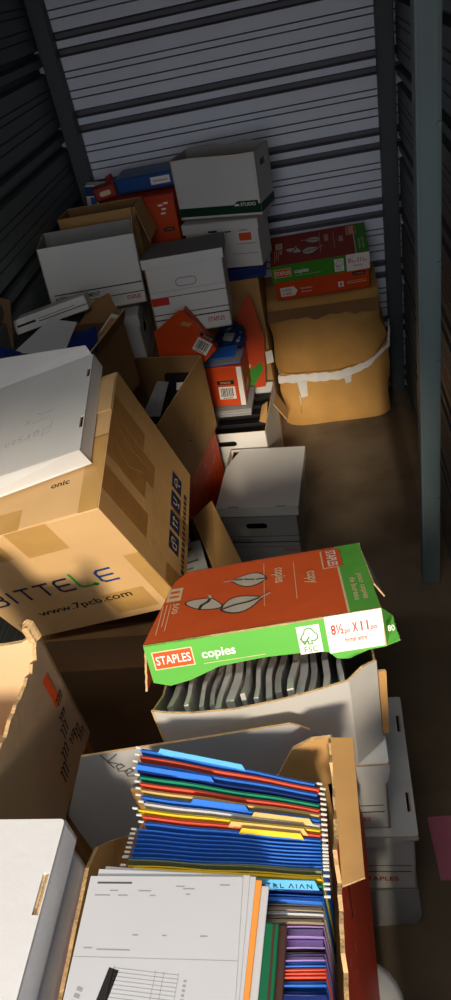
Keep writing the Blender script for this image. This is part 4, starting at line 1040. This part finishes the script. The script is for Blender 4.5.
# coloured hanging folders, one thing each
RODS = True
def folder(a, b, k, lab, group=None, depth=.225, tabk=None, tabr=(.3, .6), papers=None, gap=.005, hooks=True, zoff=0, tabtext=None, name='hanging_folder'):
    a = V(a); b = V(b); b.x = min(b.x, -.075); a.x = max(a.x, -.42); c = (a + b) / 2; L = (b - a).length; L = min(L, .335)
    yaw = math.degrees(math.atan2(b.y - a.y, b.x - a.x)); tilt = math.degrees(math.asin(max(-1, min(1, (b.z - a.z) / max(L, .01)))))
    r = thing(name, lab, 'folder', (c.x, c.y, c.z - depth), (yaw, 0, -tilt), group)
    mb = MB()
    wob = [.0008 * math.sin(i * 1.1 + c.y * 40) for i in range(13)]
    for sy, hh in ((-1, depth), (1, depth - .004)):
        vs = []; fs = []
        for i in range(13):
            x = -L / 2 + .006 + (L - .012) * i / 12; yy = sy * gap / 2 + wob[i]
            vs += [V((x, wob[i] * .2 - .0004 * sy, 0)), V((x, yy, hh)), V((x, yy + .0011 * sy, hh)), V((x, wob[i] * .2, 0))]
        for i in range(12):
            q = i * 4; fs += [(q, q + 4, q + 5, q + 1), (q + 1, q + 5, q + 6, q + 2), (q + 2, q + 6, q + 7, q + 3)]
        if sy > 0: fs = [tuple(reversed(f)) for f in fs]
        mb.add(vs, fs, k)
        # folded hem along the top
        mb.tube([(-L / 2 + .006 + (L - .012) * i / 12, sy * gap / 2 + wob[i], hh) for i in range(13)], .0010, k, 6)
    mb.build('cover', r)
    if hooks:
        for sx in (-1, 1):
            mb = MB(); mb.box((sx * (L / 2 + .0005), gap * .35, depth - .0015), (.009, .0030, .0035), 'hook_white', .0008); mb.build('hook', r)
    mb = MB(); kk = papers or k
    mb.box((.003, 0, depth / 2 - .003), (L - .022, gap * .72, depth - .004), kk, .0008); mb.build('papers', r)
    if tabk:
        mb = MB(); x0, x1 = [-L / 2 + L * t for t in tabr]
        mb.plate([(0, 0), (x1 - x0, 0), (x1 - x0 - .006, .017 if tabtext else .011), (.006, .017 if tabtext else .011)], (x0, -gap / 2 - .0008, depth - .001), X3, V((0, .42, .907)), .0010, tabk)
        if tabtext:
            for s_ in tabtext: mb.stroke([(p[0] * (x1 - x0), p[1] * .016) for p in s_], .0013, (x0, -gap / 2 - .0008, depth - .001), X3, V((0, .42, .907)), 'navy_ink', .0006)
        mb.build('tab', r)
    return r
rows = [(138, 748, 'blue', 'sky_blue', (.12, .62), None, 'rearmost blue hanging folder with long light blue tab in the file box'),
        (137, 757, 'salmon', None, None, None, 'coral folder second from the back of the file box'),
        (135, 761, 'blue', None, None, 'paper', 'blue folder directly in front of the rearmost coral folder'),
        (135, 768, 'blue_dark', 'blue', (.0, .45), 'paper', 'navy folder with blue tab in front of a coral and blue pair'),
        (137, 776, 'teal', None, None, 'paper', 'teal green folder near the back of the file box'),
        (137, 781, 'salmon', None, None, None, 'coral folder just in front of the teal one'),
        (138, 786, 'manila', None, None, 'paper', 'thin manila folder between coral and blue folders near the back'),
        (138, 791, 'blue', 'blue', (.3, .62), None, 'blue folder with raised tab behind the thick white papers'),
        (141, 798, 'paper', 'manila', (.62, .95), 'paper', 'thick white paper folder in the middle of the file box'),
        (135, 806, 'yellow', None, None, 'paper', 'yellow folder just in front of the thick white papers'),
        (139, 813, 'salmon', 'manila', (.5, .92), None, 'coral folder with manila tab in front of the yellow folder'),
        (141, 823, 'blue', 'yellow', (.55, .9), None, 'blue folder with yellow tab behind the row of plain blue folders')]
for i, (px, py, k, tk, tr, pp_, lb) in enumerate(rows):
    py = 748 + 6.75 * i
    t = (py - 748) / (872 - 748)
    a = at(px, py, Z=1.0); b = at(319 + 21 * t + (3 if i % 2 else 0), 784 + (t * 94), Z=1.0)
    folder(a, b, k, lb, tabk=tk, tabr=tr or (.3, .6), papers=pp_, gap=.0040)
ords = ['rearmost', 'second', 'third', 'fourth', 'fifth', 'sixth', 'frontmost']
for i in range(7):
    py = 829 + 4.6 * i; t = (py - 748) / (872 - 748)
    a = at(134 - 1.3 * i, py, Z=1.0); b = at(337 + 1.2 * i, 784 + t * 94 - .5, Z=1.0)
    folder(a, b, 'blue', f'{ords[i]} of the seven plain blue folders standing together in the file box', 'plain blue hanging folders', gap=.0016)
txt = [[(.1, .7), (.06, .3), (.12, .25)], [(.16, .3), (.17, .7)], [(.22, .3), (.24, .7), (.27, .3)], [(.31, .7), (.36, .7)], [(.335, .7), (.335, .3)], [(.4, .3), (.4, .7), (.44, .55), (.4, .5), (.45, .3)], [(.49, .7), (.49, .3), (.53, .3)],
       [(.6, .3), (.63, .7), (.66, .3)], [(.7, .7), (.7, .3)], [(.74, .3), (.77, .7), (.8, .3)], [(.84, .3), (.84, .7), (.9, .3), (.9, .7)]]
near = [(867.5, 'olive', None, None, 'olive grey folder directly behind the yellow one near the white forms', 126, None),
        (874.5, 'yellow', None, None, 'yellow folder behind the row with the light blue name tab', 127, 'yellow'),
        (882, 'teal', None, None, 'teal folder in front of the yellow folder beside the forms', 150, None),
        (890, 'blue_dark', 'sky_blue', (.62, .97), 'navy folder with light blue handwritten name tab', 150, None),
        (899, 'blue', None, None, 'blue folder in front of the handwritten light blue tab', 152, None),
        (907, 'manila_grey', None, None, 'rear tan folder in front of the blue one beside the green binder', 153, None),
        (912, 'paper', None, None, 'white folder between two tan folders beside the green binder', 154, None),
        (919, 'manila_grey', None, None, 'front tan folder directly behind the purple folders', 155, None),
        (931, 'purple', None, None, 'rearmost purple folder in the front part of the file box', 156, None),
        (942, 'purple', None, None, 'middle purple folder in the front part of the file box', 157, None),
        (951, 'black', 'teal', (.40, .52), 'black folder with small green tab between purple folders', 158, None),
        (957, 'purple', None, None, 'purple folder in front of the black folder with green tab', 159, None),
        (964, 'blue', None, None, 'blue folder just behind the three coral folders', 159, None),
        (969, 'salmon', None, None, 'rear of the three thin coral folders in front', 160, None),
        (972.5, 'salmon', None, None, 'middle of the three thin coral folders in front', 160, None),
        (976, 'salmon', None, None, 'front of the three thin coral folders in front', 160, None),
        (983, 'blue', None, None, 'blue folder in front of the three coral folders', 160, None),
        (993, 'blue_dark', 'sky_blue', (.40, .66), 'navy folder with pale blue tab at the bottom edge of the photo', 160, None)]
for i, (py, k, tk, tr, lb, pxl, pp_) in enumerate(near):
    wide = {'purple': .013, 'manila_grey': .0075, 'blue': .008, 'yellow': .006}.get(k, .004)
    if py > 955: wide *= .55
    if py > 990: wide = .004
    xr = 342 - 3 * min(1, max(0, (py - 890) / 100))
    b = at(xr if py > 886 else 343, py + (3 if py < 890 else 0), Z=.998)
    yw = lerp(-4, -.5, min(1, max(0, (py - 866) / 50)))
    L = .318; a = b - V((math.cos(R(yw)), math.sin(R(yw)), 0)) * L
    if a.x < XL + .012: a.x = XL + .012
    a.z = b.z = .996 if i > 4 else 1.0
    folder(a, b, k, lb, tabk=tk, tabr=tr or (.3, .6), papers=None, gap=wide, tabtext=txt if k == 'blue_dark' and py < 900 else None, hooks=py < 903)

# stack lying on the folders: binders, folders, forms
def lying(name, label, cat, TR, yaw, w, d, z, th, k, part='cover', tilt=0., bev=.001):
    """flat thing whose back right corner is at TR"""
    r = thing(name, label, cat, (TR.x, TR.y, z), (yaw, 0, tilt)); mb = MB(); mb.box((-w / 2, -d / 2, th / 2), (w, d, th), k, bev)
    return r, mb
zz = 1.004
TR = at(287, 926, Z=zz + .01); rL, mb = lying('ring_binder', 'dark brown binder lowest in the pile lying on the folders', 'binder', TR, -4, .20, .235, zz, .012, 'binder_brown'); mb.build('cover', rL)
TR = at(279, 923, Z=zz + .022); rL, mb = lying('ring_binder', 'green binder lying on the dark brown one beside the purple folders', 'binder', TR, -4, .21, .24, zz + .0125, .010, 'binder_green', bev=.002); mb.build('cover', rL)
mb = MB(); mb.box((-.006, -.12, .010), (.003, .235, .002), 'binder_brown'); mb.build('spine_edge', rL)
TR = at(269, 886, Z=zz + .027); rL, mb = lying('paper_sheet', 'grey white paper stack between the green binder and orange folder', 'paper', TR, -5, .20, .275, zz + .023, .004, 'paper'); mb.build('sheets', rL)
TR = at(262, 880, Z=zz + .031); rL, mb = lying('file_folder', 'light orange folder under the white printed forms', 'folder', TR, -5, .21, .285, zz + .0275, .004, 'paper_orange'); mb.build('cover', rL)
names = ['lowest white sheet under the printed forms with its right edge showing', 'middle white sheet under the printed form on top', 'white printed form with black table header on top of the pile']
for i in range(3):
    z = zz + .032 + .0022 * i
    TR = at((256, 250, 243)[i], (877, 875.5, 877)[i], Z=z + .001)
    rL, mb = lying('printed_form' if i == 2 else 'paper_sheet', names[i], 'paper', TR, (-4.5, -3, -1)[i], .2159, .2794, z, .0014, 'paper', tilt=0, bev=0)
    if i == 2:
        O = V((-.2159, -.2794, .0014)); W_, D_ = .2159, .2794
        mb.rect(.012, D_ - .010, .062, D_ - .0075, O, X3, Y3, 'ink_soft', .0002)
        rr = random.Random(3)
        for (a, b, L) in ((.032, .018, .012), (.012, .024, .022), (.045, .024, .014), (.073, .018, .018), (.125, .012, .012), (.135, .015, .016), (.09, .024, .008), (.140, .022, .006), (.185, .010, .014), (.075, .072, .008), (.115, .072, .006), (.165, .072, .010), (.012, .088, .012), (.03, .0895, .045)):
            mb.rect(a, D_ - b - .0016, a + L, D_ - b, O, X3, Y3, 'ink_grey', .0002)
        mb.rect(0, D_ - .0995, W_, D_ - .0990, O, X3, Y3, 'ink_grey', .0002)
        c, sn = math.cos(R(-14)), math.sin(R(-14))
        U2 = V((c, sn, 0)); V2 = V((-sn, c, 0)); O2 = O + V((.028, D_ - .205, 0))
        mb.rect(.0, .0, .014, .098, O2, U2, V2, 'ink', .0002)
        O3 = O + V((.053, D_ - .178, 0)); U3 = V((math.cos(R(-4)), math.sin(R(-4)), 0)); V3 = V((-U3.y, U3.x, 0))
        for q in range(16): mb.rect(0, .0045 * q, .085, .0045 * q + .0006, O3, U3, V3, 'ink_grey', .0002)
        for q in (0, .055, .066, .085): mb.rect(q, 0, q + .0008, .07, O3, U3, V3, 'ink_grey', .0002)
        for q in range(9): mb.rect(-.030, .004 + .0075 * q, -.022, .0085 + .0075 * q, O2, U2, V2, 'ink_grey', .0002)
        for q in range(6): mb.rect(.093, .036 + .005 * q, .097, .0385 + .005 * q, O3, U3, V3, 'ink_grey', .0002)
    mb.build('sheet', rL)
# pink sheet on the floor by the right wall
rP = thing('paper_folder', 'pink folder lying on the floor by the right wall', 'folder', (.19, .94, 0.001), (3, 0, 0))
mb = MB(); mb.box((0, 0, .003), (.085, .17, .005), 'pink', .001); mb.box((.002, .002, .0065), (.078, .16, .002), 'paper_grey'); mb.box((0, 0, .009), (.085, .17, .002), 'pink', .0005); mb.build('cover', rP)
SKY = 2.2
# ------------------------------------------------------------------ light: low sun and sky through the open door
W = bpy.data.worlds.new('sky'); S.world = W; W.use_nodes = True
nt = W.node_tree; bg = nt.nodes['Background']; bg.inputs[1].default_value = SKY
tc = nt.nodes.new('ShaderNodeTexCoord'); sx_ = nt.nodes.new('ShaderNodeSeparateXYZ'); rp = nt.nodes.new('ShaderNodeValToRGB')
nt.links.new(tc.outputs['Generated'], sx_.inputs[0]); nt.links.new(sx_.outputs[2], rp.inputs[0]); nt.links.new(rp.outputs[0], bg.inputs[0])
rp.color_ramp.elements[0].position = 0.; rp.color_ramp.elements[0].color = (.92, .97, 1.08, 1)
rp.color_ramp.elements[1].position = .7; rp.color_ramp.elements[1].color = (.42, .52, .72, 1)
sd = bpy.data.lights.new('sun', 'SUN'); so = bpy.data.objects.new('sun', sd); COL.objects.link(so)
sd.energy = 4.7; sd.angle = R(9); sd.color = (1.0, .86, .66)
az, el = R(-4), R(26)
dv = V((math.sin(az) * math.cos(el), math.cos(az) * math.cos(el), -math.sin(el)))
so.rotation_euler = dv.to_track_quat('-Z', 'Y').to_euler()
pd = bpy.data.lights.new('door_portal', 'AREA'); pd.shape = 'RECTANGLE'; pd.size = 1.3; pd.size_y = 2.35
pd.cycles.is_portal = True
po = bpy.data.objects.new('door_portal', pd); COL.objects.link(po); po.location = (-.25, -.52, 1.18)
po.rotation_euler = (R(90), 0, 0)
# added fluorescent batten, out of view inside the door: top fill for the front
lamp = thing('added_ceiling_lamp', 'added white fluorescent fill lamp, out of view on the ceiling above the doorway', 'lamp', (-.35, .05, 2.6))
mb = MB(); mb.box((0, 0, -.018), (1.0, .13, .034), 'plastic_white', .004); mb.build('housing', lamp)
mb = MB(); mb.tube([(-.47, -.03, -.045), (.47, -.03, -.045)], .013, 'tube_glow', 12); mb.build('tube', lamp)
mb = MB(); mb.tube([(-.47, .03, -.045), (.47, .03, -.045)], .013, 'tube_glow', 12); mb.build('tube', lamp)
ld = bpy.data.lights.new('lamp_fill_light', 'AREA'); ld.shape = 'RECTANGLE'; ld.size = .94; ld.size_y = .10; ld.energy = 11; ld.color = (1, .95, .88)
lo = bpy.data.objects.new('lamp_fill_light', ld); COL.objects.link(lo); lo.parent = lamp; lo.location = (0, 0, -.064)
vs = S.view_settings; vs.view_transform = 'Standard'; vs.look = 'None'; vs.gamma = 1; vs.use_curve_mapping = False; vs.exposure = 0.0
